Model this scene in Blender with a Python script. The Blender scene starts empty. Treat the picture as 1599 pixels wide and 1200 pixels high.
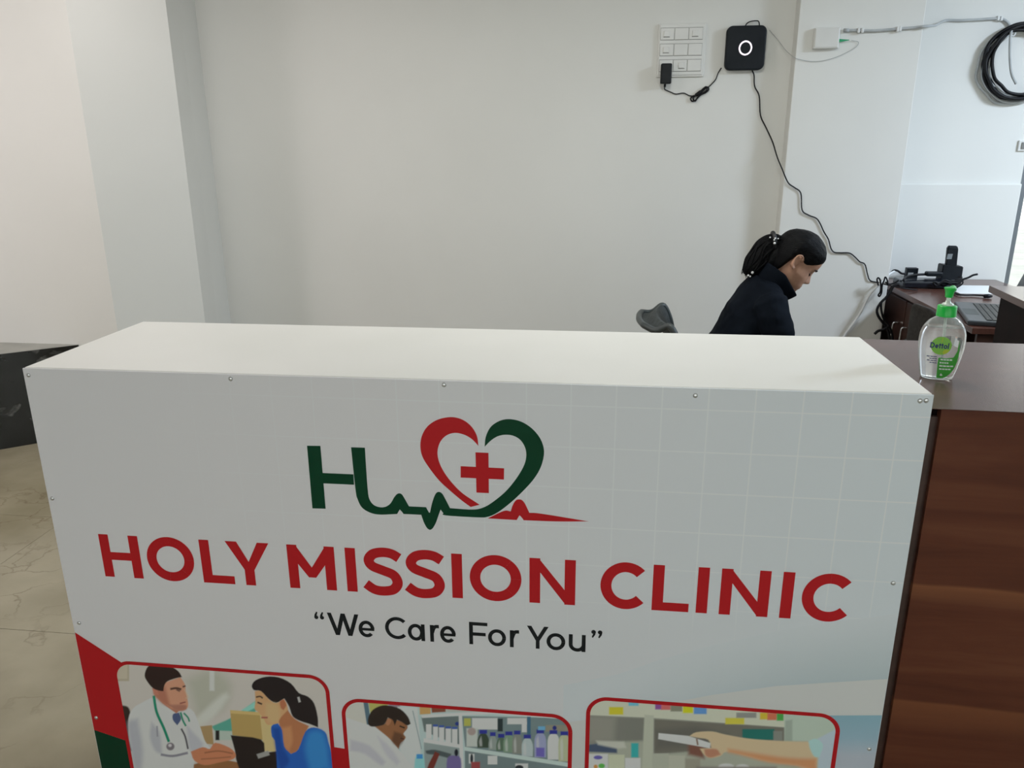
import bpy, bmesh, math, random
import numpy as np
from mathutils import Vector, Matrix, noise

random.seed(7)
scene = bpy.context.scene
COL = scene.collection

# ------------------------------------------------------------------ camera
F_PX, YAW, PITCH, ROLL = 1221.4, math.radians(-6.855), math.radians(17.159), math.radians(-0.3208)
CAM_H = 1.59
_fwd = Vector((math.sin(YAW) * math.cos(PITCH), math.cos(YAW) * math.cos(PITCH), -math.sin(PITCH)))
_rt0 = Vector((math.cos(YAW), -math.sin(YAW), 0))
_up0 = _rt0.cross(_fwd)
_rt = _rt0 * math.cos(ROLL) + _up0 * math.sin(ROLL)
_up = -_rt0 * math.sin(ROLL) + _up0 * math.cos(ROLL)
cam_data = bpy.data.cameras.new('camera')
cam_data.sensor_width = 36.0
cam_data.lens = F_PX / 1599.0 * 36.0
cam_data.clip_start = 0.02
cam = bpy.data.objects.new('camera', cam_data)
COL.objects.link(cam)
cam.matrix_world = Matrix(((_rt.x, _up.x, -_fwd.x, 0), (_rt.y, _up.y, -_fwd.y, 0),
                           (_rt.z, _up.z, -_fwd.z, CAM_H), (0, 0, 0, 1)))
scene.camera = cam

# ------------------------------------------------------------------ world, lamps, exposure
scene.view_settings.view_transform = 'Standard'
scene.view_settings.look = 'None'
scene.view_settings.gamma = 1.0
scene.view_settings.use_curve_mapping = False
scene.view_settings.exposure = 0.0
world = bpy.data.worlds.new('world')
scene.world = world
world.use_nodes = True
bg = world.node_tree.nodes['Background']
bg.inputs[0].default_value = (0.97, 1.0, 0.95, 1)
bg.inputs[1].default_value = 1.85


def area(name, loc, size, power, col, target=None, spread=180):
    l = bpy.data.lights.new(name, 'AREA')
    l.shape = 'RECTANGLE'
    l.size, l.size_y = size
    l.energy = power
    l.color = col
    l.spread = math.radians(spread)
    o = bpy.data.objects.new(name, l)
    COL.objects.link(o)
    o.location = loc
    if target is not None:
        o.rotation_euler = (Vector(target) - Vector(loc)).to_track_quat('-Z', 'Y').to_euler()
    return o


# flush ceiling panels of the room; the middle one is added (all shine straight down)
area('ceiling_panel_light_desk', (3.9, 3.2, 2.93), (0.6, 0.6), 172, (0.71, 0.84, 1.0))
area('ceiling_panel_light_counter', (0.2, 2.7, 2.93), (0.6, 0.6), 24, (1.0, 1.0, 0.93))
area('added_column_light', (-1.95, 3.2, 2.93), (0.6, 0.6), 15.0, (1.0, 0.93, 0.90))  # no such panel known; added to brighten the left column's face
area('ceiling_panel_light_left', (-3.9, 2.2, 2.93), (0.6, 0.6), 43, (1.0, 0.91, 0.90))


# ------------------------------------------------------------------ helpers
def ray(px, py):
    return _fwd + _rt * ((px - 800) / F_PX) + _up * ((600 - py) / F_PX)


def aty(px, py, Y):
    d = ray(px, py)
    return Vector((0, 0, CAM_H)) + d * (Y / d.y)


def atz(px, py, z):
    d = ray(px, py)
    return Vector((0, 0, CAM_H)) + d * ((z - CAM_H) / d.z)


def link(o, parent=None):
    COL.objects.link(o)
    if parent is not None:
        o.parent = parent
        if parent.type == 'EMPTY' or parent.parent is not None or True:
            o.matrix_parent_inverse = Matrix.Identity(4)
    return o


def wloc(o):
    m = o.matrix_basis.copy()
    p = o.parent
    while p is not None:
        m = p.matrix_basis @ m
        p = p.parent
    return m


def mesh(name, verts, faces, mat, parent=None, smooth=False, local=False, mats=None, fm=None):
    """Vertices are world coordinates unless local; they are moved into the parent's frame."""
    me = bpy.data.meshes.new(name)
    vs = [Vector(v) for v in verts]
    if parent is not None and not local:
        inv = wloc(parent).inverted()
        vs = [inv @ v for v in vs]
    me.from_pydata([tuple(v) for v in vs], [], faces)
    for m in (mats or [mat]):
        me.materials.append(m)
    if fm is not None:
        me.polygons.foreach_set('material_index', fm)
    if smooth:
        me.polygons.foreach_set('use_smooth', [True] * len(me.polygons))
    me.update()
    o = bpy.data.objects.new(name, me)
    return link(o, parent)


def bm_obj(name, bm, mat, parent=None, smooth=False):
    bm.normal_update()
    vs = [v.co.copy() for v in bm.verts]
    bm.verts.index_update()
    fs = [[v.index for v in f.verts] for f in bm.faces]
    bm.free()
    return mesh(name, vs, fs, mat, parent, smooth)


def empty(name, loc=(0, 0, 0), rz=0.0):
    o = bpy.data.objects.new(name, None)
    o.location = loc
    o.rotation_euler = (0, 0, rz)
    o.matrix_basis = Matrix.Translation(Vector(loc)) @ Matrix.Rotation(rz, 4, 'Z')
    o.empty_display_size = 0.05
    return link(o)


def tag(o, label=None, cat=None, group=None, kind=None):
    if label: o['label'] = label
    if cat: o['category'] = cat
    if group: o['group'] = group
    if kind: o['kind'] = kind
    return o


def bm_box(bm, x0, x1, y0, y1, z0, z1, M=None, bev=0.0, seg=2):
    t = bmesh.new()
    bmesh.ops.create_cube(t, size=1)
    for v in t.verts:
        v.co = Vector(((x0 + x1) / 2 + v.co.x * (x1 - x0), (y0 + y1) / 2 + v.co.y * (y1 - y0),
                       (z0 + z1) / 2 + v.co.z * (z1 - z0)))
    if bev > 0:
        bmesh.ops.bevel(t, geom=list(t.edges), offset=bev, segments=seg, affect='EDGES', profile=0.5)
    if M is not None:
        bmesh.ops.transform(t, matrix=M, verts=t.verts)
    me = bpy.data.meshes.new('t')
    t.to_mesh(me)
    t.free()
    bm.from_mesh(me)
    bpy.data.meshes.remove(me)


def box(name, x0, x1, y0, y1, z0, z1, mat, parent=None, bev=0.0, M=None, smooth=False, seg=2):
    bm = bmesh.new()
    bm_box(bm, x0, x1, y0, y1, z0, z1, M, bev, seg)
    return bm_obj(name, bm, mat, parent, smooth)


def catmull(pts, n=6, closed=False):
    pts = [Vector(p) for p in pts]
    out = []
    N = len(pts)
    rng = range(N) if closed else range(N - 1)
    for i in rng:
        p0 = pts[(i - 1) % N] if (closed or i > 0) else pts[0] * 2 - pts[1]
        p1, p2 = pts[i], pts[(i + 1) % N]
        p3 = pts[(i + 2) % N] if (closed or i + 2 < N) else pts[-1] * 2 - pts[-2]
        for k in range(n):
            t = k / n
            out.append(0.5 * ((2 * p1) + (p2 - p0) * t + (2 * p0 - 5 * p1 + 4 * p2 - p3) * t * t
                              + (3 * p1 - p0 - 3 * p2 + p3) * t ** 3))
    if not closed:
        out.append(pts[-1])
    return out


def tube_data(pts, r, sides=8, closed=False):
    pts = [Vector(p) for p in pts]
    N = len(pts)
    rs = r if isinstance(r, (list, tuple)) else [r] * N
    vs, fs = [], []
    t0 = (pts[1] - pts[0]).normalized()
    nrm = t0.orthogonal().normalized()
    for i in range(N):
        if closed:
            t = (pts[(i + 1) % N] - pts[i - 1]).normalized()
        else:
            t = (pts[min(i + 1, N - 1)] - pts[max(i - 1, 0)]).normalized()
        nrm = (nrm - t * nrm.dot(t))
        nrm = nrm.normalized() if nrm.length > 1e-6 else t.orthogonal().normalized()
        b = t.cross(nrm)
        for k in range(sides):
            a = 2 * math.pi * k / sides
            vs.append(pts[i] + (nrm * math.cos(a) + b * math.sin(a)) * rs[i])
    for i in range(N if closed else N - 1):
        j = (i + 1) % N
        for k in range(sides):
            l = (k + 1) % sides
            fs.append((i * sides + k, i * sides + l, j * sides + l, j * sides + k))
    if not closed:
        fs.append(tuple(range(sides - 1, -1, -1)))
        fs.append(tuple((N - 1) * sides + k for k in range(sides)))
    return vs, fs


def tube(name, pts, r, mat, parent=None, n=6, sides=8, closed=False):
    if n > 1:
        p = catmull(pts, n, closed)
    else:
        p = pts
    if isinstance(r, (list, tuple)):
        rr = np.interp(np.linspace(0, len(r) - 1, len(p)), range(len(r)), r).tolist()
    else:
        rr = r
    vs, fs = tube_data(p, rr, sides, closed)
    return mesh(name, vs, fs, mat, parent, True)


def multi_tube(name, lst, mat, parent=None, sides=8, n=6):
    V, Fc = [], []
    for pts, r, closed in lst:
        vs, fs = tube_data(catmull(pts, n, closed), r, sides, closed)
        o = len(V)
        V += vs
        Fc += [tuple(i + o for i in f) for f in fs]
    return mesh(name, V, Fc, mat, parent, True)


def loft(rings, cap=True):
    """rings: list of closed loops with the same number of points."""
    n = len(rings[0])
    vs = [p for r in rings for p in r]
    fs = []
    for i in range(len(rings) - 1):
        for k in range(n):
            l = (k + 1) % n
            fs.append((i * n + k, i * n + l, (i + 1) * n + l, (i + 1) * n + k))
    if cap:
        fs.append(tuple(range(n - 1, -1, -1)))
        fs.append(tuple((len(rings) - 1) * n + k for k in range(n)))
    return vs, fs


def lathe(name, prof, c, mat, parent=None, n=32, sx=1.0, sy=1.0):
    rings = [[Vector((c[0] + r * sx * math.cos(2 * math.pi * k / n), c[1] + r * sy * math.sin(2 * math.pi * k / n), c[2] + z))
              for k in range(n)] for r, z in prof]
    vs, fs = loft(rings)
    return mesh(name, vs, fs, mat, parent, True)


# ------------------------------------------------------------------ materials
def srgb(c):
    c = c / 255.0
    return c / 12.92 if c <= 0.04045 else ((c + 0.055) / 1.055) ** 2.4


def new_mat(name, col=(0.8, 0.8, 0.8), rough=0.5, spec=0.5, metal=0.0, coat=0.0, emit=None, estr=0.0):
    m = bpy.data.materials.new(name)
    m.use_nodes = True
    b = m.node_tree.nodes['Principled BSDF']
    b.inputs['Base Color'].default_value = (*col, 1)
    b.inputs['Roughness'].default_value = rough
    b.inputs['Specular IOR Level'].default_value = spec
    b.inputs['Metallic'].default_value = metal
    b.inputs['Coat Weight'].default_value = coat
    if emit:
        b.inputs['Emission Color'].default_value = (*emit, 1)
        b.inputs['Emission Strength'].default_value = estr
    return m


def nodes(m):
    return m.node_tree.nodes, m.node_tree.links, m.node_tree.nodes['Principled BSDF']


def add_noise_color(m, c1, c2, scale=5.0, detail=4.0, lo=0.35, hi=0.65, vec_scale=(1, 1, 1), bump=0.0, bscale=None, dist=0.01, distort=0.0):
    N, L, b = nodes(m)
    tc = N.new('ShaderNodeTexCoord')
    mp = N.new('ShaderNodeMapping')
    mp.inputs['Scale'].default_value = vec_scale
    L.new(tc.outputs['Object'], mp.inputs[0])
    nz = N.new('ShaderNodeTexNoise')
    nz.inputs['Scale'].default_value = scale
    nz.inputs['Detail'].default_value = detail
    nz.inputs['Distortion'].default_value = distort
    L.new(mp.outputs[0], nz.inputs['Vector'])
    cr = N.new('ShaderNodeValToRGB')
    cr.color_ramp.elements[0].position = lo
    cr.color_ramp.elements[1].position = hi
    cr.color_ramp.elements[0].color = (*c1, 1)
    cr.color_ramp.elements[1].color = (*c2, 1)
    L.new(nz.outputs['Fac'], cr.inputs[0])
    L.new(cr.outputs[0], b.inputs['Base Color'])
    if bump:
        n2 = N.new('ShaderNodeTexNoise')
        n2.inputs['Scale'].default_value = bscale or scale * 8
        n2.inputs['Detail'].default_value = 3
        L.new(mp.outputs[0], n2.inputs['Vector'])
        bp = N.new('ShaderNodeBump')
        bp.inputs['Strength'].default_value = bump
        bp.inputs['Distance'].default_value = dist
        L.new(n2.outputs['Fac'], bp.inputs['Height'])
        L.new(bp.outputs[0], b.inputs['Normal'])
    return cr


M_wall = new_mat('white_wall_paint', rough=0.55, spec=0.3)
add_noise_color(M_wall, (0.74, 0.74, 0.715), (0.77, 0.77, 0.745), 1.5, 3, 0.3, 0.7, bump=0.05, bscale=60, dist=0.002)
M_ceil = new_mat('ceiling_paint', rough=0.8)
add_noise_color(M_ceil, (0.74, 0.74, 0.72), (0.78, 0.78, 0.76), 2, 2)

# marble floor
M_floor = new_mat('beige_marble', rough=0.16, spec=0.5)
N, L, b = nodes(M_floor)
geo = N.new('ShaderNodeNewGeometry')
n1 = N.new('ShaderNodeTexNoise'); n1.inputs['Scale'].default_value = 2.2; n1.inputs['Detail'].default_value = 6
L.new(geo.outputs['Position'], n1.inputs['Vector'])
mx = N.new('ShaderNodeMixRGB'); mx.blend_type = 'LINEAR_LIGHT'; mx.inputs[0].default_value = 0.5
L.new(geo.outputs['Position'], mx.inputs[1]); L.new(n1.outputs['Color'], mx.inputs[2])
vo = N.new('ShaderNodeTexVoronoi'); vo.feature = 'DISTANCE_TO_EDGE'; vo.inputs['Scale'].default_value = 3.4
L.new(mx.outputs[0], vo.inputs['Vector'])
r1 = N.new('ShaderNodeValToRGB'); r1.color_ramp.elements[0].position = 0.0; r1.color_ramp.elements[1].position = 0.03
r1.color_ramp.elements[0].color = (1, 1, 1, 1); r1.color_ramp.elements[1].color = (0, 0, 0, 1)
L.new(vo.outputs['Distance'], r1.inputs[0])
n3 = N.new('ShaderNodeTexNoise'); n3.inputs['Scale'].default_value = 3.0; n3.inputs['Detail'].default_value = 8
L.new(geo.outputs['Position'], n3.inputs['Vector'])
r2 = N.new('ShaderNodeValToRGB')
r2.color_ramp.elements[0].position = 0.3; r2.color_ramp.elements[1].position = 0.7
r2.color_ramp.elements[0].color = (0.215, 0.19, 0.122, 1); r2.color_ramp.elements[1].color = (0.315, 0.285, 0.20, 1)
L.new(n3.outputs['Fac'], r2.inputs[0])
n4 = N.new('ShaderNodeTexNoise'); n4.inputs['Scale'].default_value = 2.5; n4.inputs['Detail'].default_value = 3
L.new(geo.outputs['Position'], n4.inputs['Vector'])
r4 = N.new('ShaderNodeMapRange'); r4.inputs[1].default_value = 0.42; r4.inputs[2].default_value = 0.68; r4.inputs[4].default_value = 0.75
L.new(n4.outputs['Fac'], r4.inputs[0])
mt = N.new('ShaderNodeMath'); mt.operation = 'MULTIPLY'
L.new(r1.outputs[0], mt.inputs[0]); L.new(r4.outputs[0], mt.inputs[1])
mv = N.new('ShaderNodeMixRGB'); mv.inputs[2].default_value = (0.15, 0.11, 0.065, 1)
L.new(mt.outputs[0], mv.inputs[0]); L.new(r2.outputs[0], mv.inputs[1])
L.new(mv.outputs[0], b.inputs['Base Color'])
M_grout = new_mat('grout', (0.22, 0.19, 0.15), 0.9)

# black granite
M_granite = new_mat('black_granite', rough=0.12, spec=0.5)
cr = add_noise_color(M_granite, (0.006, 0.007, 0.007), (0.16, 0.16, 0.15), 7, 6, 0.60, 0.80, (1, 1, 1.6), distort=1.2)
M_ledge = new_mat('grey_slab_with_reflection', (0.25, 0.25, 0.23), 0.3)  # grey stone top, the wall's reflection put into its colour
add_noise_color(M_ledge, (0.20, 0.20, 0.18), (0.28, 0.28, 0.25), 6, 4)
# vinyl
M_top = new_mat('white_vinyl_sheet', (0.80, 0.79, 0.76), 0.38, 0.5)
add_noise_color(M_top, (0.84, 0.835, 0.80), (0.88, 0.87, 0.84), 2.5, 2, bump=0.12, bscale=3, dist=0.01)
M_side = new_mat('white_vinyl_side', (0.78, 0.78, 0.76), 0.5)

# printed front of the counter: white with a faint pale grid in its upper half, cool light put into the bluer colour at the right
M_front = new_mat('printed_vinyl', (0.80, 0.80, 0.79), 0.42, 0.45)
N, L, b = nodes(M_front)
tc = N.new('ShaderNodeNewGeometry')
sp = N.new('ShaderNodeSeparateXYZ'); L.new(tc.outputs['Position'], sp.inputs[0])


def grid_line(axis, step, width, off):
    a = N.new('ShaderNodeMath'); a.operation = 'ADD'; a.inputs[1].default_value = off
    L.new(sp.outputs[axis], a.inputs[0])
    p = N.new('ShaderNodeMath'); p.operation = 'PINGPONG'; p.inputs[1].default_value = step / 2
    L.new(a.outputs[0], p.inputs[0])
    c = N.new('ShaderNodeMath'); c.operation = 'LESS_THAN'; c.inputs[1].default_value = width / 2
    L.new(p.outputs[0], c.inputs[0])
    return c


g1, g2 = grid_line(0, 0.082, 0.0024, 0.055), grid_line(2, 0.082, 0.0024, 0.02)
gm = N.new('ShaderNodeMath'); gm.operation = 'MAXIMUM'
L.new(g1.outputs[0], gm.inputs[0]); L.new(g2.outputs[0], gm.inputs[1])
# grid print fades out towards the left side and the lower half
fx = N.new('ShaderNodeMapRange'); fx.inputs[1].default_value = -0.95; fx.inputs[2].default_value = 0.2
L.new(sp.outputs[0], fx.inputs[0])
fz = N.new('ShaderNodeMapRange'); fz.inputs[1].default_value = 0.62; fz.inputs[2].default_value = 0.85
L.new(sp.outputs[2], fz.inputs[0])
f1 = N.new('ShaderNodeMath'); f1.operation = 'MULTIPLY'; L.new(fx.outputs[0], f1.inputs[0]); L.new(fz.outputs[0], f1.inputs[1])
f2 = N.new('ShaderNodeMath'); f2.operation = 'MULTIPLY'; L.new(f1.outputs[0], f2.inputs[0]); L.new(gm.outputs[0], f2.inputs[1])
tint = N.new('ShaderNodeMixRGB')
tint.inputs[1].default_value = (0.85, 0.83, 0.855, 1)
tint.inputs[2].default_value = (0.78, 0.84, 0.89, 1)
fr = N.new('ShaderNodeMapRange'); fr.inputs[1].default_value = -0.4; fr.inputs[2].default_value = 0.6
L.new(sp.outputs[0], fr.inputs[0]); L.new(fr.outputs[0], tint.inputs[0])
gx = N.new('ShaderNodeMixRGB'); gx.inputs[2].default_value = (0.88, 0.90, 0.92, 1)
L.new(f2.outputs[0], gx.inputs[0]); L.new(tint.outputs[0], gx.inputs[1])
L.new(gx.outputs[0], b.inputs['Base Color'])
nb = N.new('ShaderNodeTexNoise'); nb.inputs['Scale'].default_value = 2.2; nb.inputs['Detail'].default_value = 2
bp = N.new('ShaderNodeBump'); bp.inputs['Strength'].default_value = 0.12; bp.inputs['Distance'].default_value = 0.02
L.new(tc.outputs['Position'], nb.inputs['Vector']); L.new(nb.outputs['Fac'], bp.inputs['Height']); L.new(bp.outputs[0], b.inputs['Normal'])

M_red = new_mat('printed_red', (0.56, 0.015, 0.020), 0.5, 0.2)
M_green = new_mat('printed_dark_green', (0.001, 0.052, 0.021), 0.5, 0.2)
M_deepgreen = new_mat('printed_corner_green', (0.002, 0.045, 0.02), 0.5, 0.2)
M_black = new_mat('printed_black', (0.014, 0.016, 0.018), 0.5, 0.2)
M_print = new_mat('printed_photo', (1, 1, 1), 0.5, 0.2)
N, L, b = nodes(M_print)
at = N.new('ShaderNodeVertexColor'); at.layer_name = 'print'
L.new(at.outputs['Color'], b.inputs['Base Color'])


def wood(name, c_dark, c_mid, c_light, rough=0.3, axis=0, bands=None, spec=0.5):
    m = new_mat(name, c_mid, rough, spec)
    N, L, b = nodes(m)
    tc = N.new('ShaderNodeTexCoord')
    mp = N.new('ShaderNodeMapping')
    sc = [14.0, 14.0, 14.0]
    sc[axis] = 1.1
    mp.inputs['Scale'].default_value = sc
    L.new(tc.outputs['Object'], mp.inputs[0])
    nz = N.new('ShaderNodeTexNoise'); nz.inputs['Scale'].default_value = 1.0; nz.inputs['Detail'].default_value = 7
    nz.inputs['Roughness'].default_value = 0.62; nz.inputs['Distortion'].default_value = 0.6
    L.new(mp.outputs[0], nz.inputs['Vector'])
    cr = N.new('ShaderNodeValToRGB')
    e = cr.color_ramp.elements
    e[0].position, e[1].position = 0.28, 0.78
    e[0].color, e[1].color = (*c_dark, 1), (*c_light, 1)
    k = e.new(0.5); k.color = (*c_mid, 1)
    L.new(nz.outputs['Fac'], cr.inputs[0])
    out = cr.outputs[0]
    if bands:
        sp = N.new('ShaderNodeSeparateXYZ'); L.new(tc.outputs['Object'], sp.inputs[0])
        n2 = N.new('ShaderNodeTexNoise'); n2.inputs['Scale'].default_value = 3.0
        L.new(tc.outputs['Object'], n2.inputs['Vector'])
        wob = N.new('ShaderNodeMath'); wob.operation = 'MULTIPLY_ADD'; wob.inputs[1].default_value = 0.03
        L.new(n2.outputs['Fac'], wob.inputs[0]); L.new(sp.outputs[2], wob.inputs[2])
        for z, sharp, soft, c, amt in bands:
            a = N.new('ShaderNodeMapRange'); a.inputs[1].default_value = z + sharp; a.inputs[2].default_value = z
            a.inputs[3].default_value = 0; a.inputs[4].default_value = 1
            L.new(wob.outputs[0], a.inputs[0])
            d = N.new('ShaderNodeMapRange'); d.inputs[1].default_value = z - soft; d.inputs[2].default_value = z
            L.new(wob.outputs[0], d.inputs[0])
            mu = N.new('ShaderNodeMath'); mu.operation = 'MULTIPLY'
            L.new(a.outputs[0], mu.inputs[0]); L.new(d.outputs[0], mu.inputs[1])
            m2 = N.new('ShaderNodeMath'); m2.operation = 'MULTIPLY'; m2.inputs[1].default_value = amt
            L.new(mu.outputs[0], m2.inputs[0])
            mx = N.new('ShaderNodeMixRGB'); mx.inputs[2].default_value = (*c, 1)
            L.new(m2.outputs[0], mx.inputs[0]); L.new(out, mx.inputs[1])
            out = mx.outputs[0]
    L.new(out, b.inputs['Base Color'])
    return m


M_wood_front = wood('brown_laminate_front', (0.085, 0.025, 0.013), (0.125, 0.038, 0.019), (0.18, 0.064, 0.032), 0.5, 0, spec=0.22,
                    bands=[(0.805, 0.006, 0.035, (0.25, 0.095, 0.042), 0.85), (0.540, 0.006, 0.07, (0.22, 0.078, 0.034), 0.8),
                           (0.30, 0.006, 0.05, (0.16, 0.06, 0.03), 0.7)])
M_wood_top = wood('brown_laminate_top', (0.085, 0.042, 0.034), (0.11, 0.055, 0.045), (0.145, 0.075, 0.06), 0.27, 0, spec=0.5)
M_wood_dark = wood('dark_laminate', (0.006, 0.003, 0.003), (0.009, 0.0045, 0.0042), (0.013, 0.006, 0.0055), 0.55, 2, spec=0.08)
M_desk = wood('desk_laminate', (0.07, 0.028, 0.02), (0.095, 0.040, 0.029), (0.13, 0.055, 0.04), 0.22, 1, spec=0.7)
M_desk_side = wood('desk_side_laminate', (0.045, 0.022, 0.017), (0.062, 0.030, 0.023), (0.085, 0.042, 0.032), 0.35, 1)
M_blackpl = new_mat('black_plastic', (0.010, 0.012, 0.016), 0.42, 0.25)
add_noise_color(M_blackpl, (0.004, 0.006, 0.009), (0.007, 0.009, 0.012), 30, 2)
M_router = new_mat('black_router_shell', (0.009, 0.013, 0.02), 0.5, 0.25)
add_noise_color(M_router, (0.003, 0.006, 0.010), (0.006, 0.009, 0.014), 12, 2)
M_ring = new_mat('glowing_ring', (0.9, 0.8, 0.9), 0.5, emit=(1.0, 0.86, 0.97), estr=1.7)
M_cord = new_mat('black_cord', (0.010, 0.010, 0.012), 0.5, 0.25)
add_noise_color(M_cord, (0.004, 0.004, 0.006), (0.008, 0.008, 0.010), 40, 1)
M_whitepl = new_mat('white_plastic', (0.72, 0.72, 0.70), 0.32)
add_noise_color(M_whitepl, (0.70, 0.70, 0.68), (0.74, 0.74, 0.72), 8, 1)
M_greycable = new_mat('grey_cable', (0.42, 0.44, 0.45), 0.45)
add_noise_color(M_greycable, (0.38, 0.40, 0.41), (0.46, 0.48, 0.49), 12, 2)
M_whitecable = new_mat('white_cable', (0.72, 0.73, 0.73), 0.4)
add_noise_color(M_whitecable, (0.68, 0.69, 0.69), (0.75, 0.76, 0.76), 12, 2)
M_connector = new_mat('green_connector', (0.02, 0.32, 0.14), 0.4)
M_chrome = new_mat('chrome', (0.65, 0.65, 0.66), 0.22, metal=1.0)
M_screw = new_mat('screw_head', (0.72, 0.72, 0.72), 0.28, metal=0.85)
M_alu = new_mat('grey_aluminium', (0.22, 0.24, 0.26), 0.4, metal=0.6)
M_glass = new_mat('door_glass', (0.95, 0.98, 1.0), 0.02)
M_glass.node_tree.nodes['Principled BSDF'].inputs['Transmission Weight'].default_value = 1.0
M_glass.node_tree.nodes['Principled BSDF'].inputs['IOR'].default_value = 1.02
M_mesh = new_mat('dark_chair_mesh', (0.03, 0.035, 0.038), 0.7)
add_noise_color(M_mesh, (0.020, 0.026, 0.028), (0.045, 0.055, 0.058), 60, 2, bump=0.4, bscale=260, dist=0.002)
M_greyframe = new_mat('charcoal_frame', (0.04, 0.05, 0.052), 0.45)
add_noise_color(M_greyframe, (0.035, 0.044, 0.046), (0.05, 0.06, 0.062), 20, 1)
M_laptop = new_mat('laptop_shell', (0.05, 0.056, 0.062), 0.35)
add_noise_color(M_laptop, (0.046, 0.052, 0.058), (0.056, 0.062, 0.068), 25, 2)
M_keys = new_mat('laptop_keys', (0.012, 0.013, 0.015), 0.4)
M_screen = new_mat('dark_screen', (0.02, 0.026, 0.026), 0.2)
M_paper = new_mat('white_paper', (0.75, 0.77, 0.78), 0.6)
M_sticker = new_mat('grey_sticker', (0.30, 0.31, 0.32), 0.5)
M_ground = new_mat('outside_paving', (0.55, 0.55, 0.54), 0.8)
add_noise_color(M_ground, (0.50, 0.50, 0.49), (0.60, 0.60, 0.58), 3, 4)


# ------------------------------------------------------------------ the room
def struct(o):
    o['kind'] = 'structure'
    return o


YB, YA, YP, YR = 4.90, 3.907, 4.80, 5.25      # back wall, left wall, pillar front, recess wall
XB = -2.65
HC = 2.95

fl = struct(box('floor', -5.0, 5.5, -2.6, 5.40, -0.08, -0.0025, M_grout))
tm = None
k = 0
for ix in range(-4, 4):
    for iy in range(-6, 4):
        x0, y0 = -0.75 + ix * 1.6 + 0.0, 2.10 + iy * 0.8
        x1, y1 = x0 + 1.6, y0 + 0.8
        x0, x1, y0, y1 = max(x0, -5.0), min(x1, 5.5), max(y0, -2.6), min(y1, 5.40)
        if x1 - x0 < 0.05 or y1 - y0 < 0.05:
            continue
        box('floor_tile', x0 + 0.001, x1 - 0.001, y0 + 0.001, y1 - 0.001, -0.012, 0.0, M_floor, fl)
struct(box('ceiling', -5.0, 5.5, -2.6, 5.40, HC, HC + 0.1, M_ceil))
struct(box('wall_left', -5.0, XB - 0.02, YA, YA + 0.12, 0, HC, M_wall))
cq = [(XB, YA), (-2.35, 4.30), (-2.434, 4.60), (-2.494, YB), (XB - 0.02, YB), (XB - 0.02, YA + 0.0)]
struct(mesh('wall_left_column', [(x, y, z) for z in (0, HC) for x, y in cq],
            [tuple(range(5, -1, -1)), tuple(range(6, 12))] + [(i, (i + 1) % 6, (i + 1) % 6 + 6, i + 6) for i in range(6)], M_wall))
struct(box('wall_back', XB - 0.02, 1.05, YB, YB + 0.12, 0, HC, M_wall))
struct(box('wall_pillar', 1.005, 1.655, YP, YR + 0.12, 0, HC, M_wall, bev=0.004))
rec = struct(box('wall_recess', 1.655, 2.50, YR, YR + 0.12, 0, HC, M_wall))
struct(box('trim_1', 1.655, 2.50, YR - 0.022, YR, 0, 1.335, M_wall, bev=0.007, seg=3))
struct(box('wall_over_door', 2.50, 3.70, YR, YR + 0.12, 2.25, HC, M_wall))
struct(box('wall_door_side', 3.70, 5.5, YR, YR + 0.12, 0, HC, M_wall))
struct(box('wall_right', 5.5, 5.62, -2.6, 5.40, 0, HC, M_wall))
for nm, x0, x1, z0, z1 in (('wall_front', -5.0, -2.5, 0, HC), ('wall_front_right', 3.7, 5.5, 0, HC), ('wall_front_sill', -2.5, 3.7, 0, 0.45), ('wall_front_lintel', -2.5, 3.7, 2.65, HC)):
    struct(box(nm, x0, x1, -2.72, -2.6, z0, z1, M_wall))
wn = empty('added_window', (0.6, -2.66, 0.45))  # unseen window, added to throw daylight onto the counter front
wn['kind'] = 'structure'
for i in range(4):
    x0 = -2.5 + i * 1.55
    box('window_frame', x0, x0 + 0.05, -2.69, -2.64, 0.45, 2.65, M_alu, wn)
    box('pane', x0 + 0.05, x0 + 1.55, -2.668, -2.662, 0.45, 2.65, M_glass, wn)
box('window_frame', 3.65, 3.70, -2.69, -2.64, 0.45, 2.65, M_alu, wn)
struct(box('floor_street', -6, 12, -10, -2.74, -0.1, -0.03, M_ground))
struct(box('wall_far_left', -5.12, -5.0, -2.6, YA + 0.12, 0, HC, M_wall))

# glazed door at the right end of the recess
d = empty('door_1', (2.50, YR + 0.03, 0))
d['kind'] = 'structure'
for x0, x1, z0, z1 in ((2.50, 2.545, 0, 2.25), (3.655, 3.70, 0, 2.25), (2.545, 3.655, 2.20, 2.25), (2.545, 3.655, 0.0, 0.08), (3.08, 3.12, 0.08, 2.20)):
    box('door_frame', x0, x1, YR + 0.02, YR + 0.07, z0, z1, M_alu, d, bev=0.003)
for x0, x1 in ((2.545, 3.08), (3.12, 3.655)):
    box('pane', x0, x1, YR + 0.040, YR + 0.046, 0.08, 2.20, M_glass, d)
struct(box('floor_outside', -6, 12, 5.42, 16, -0.1, -0.03, M_ground))

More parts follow.
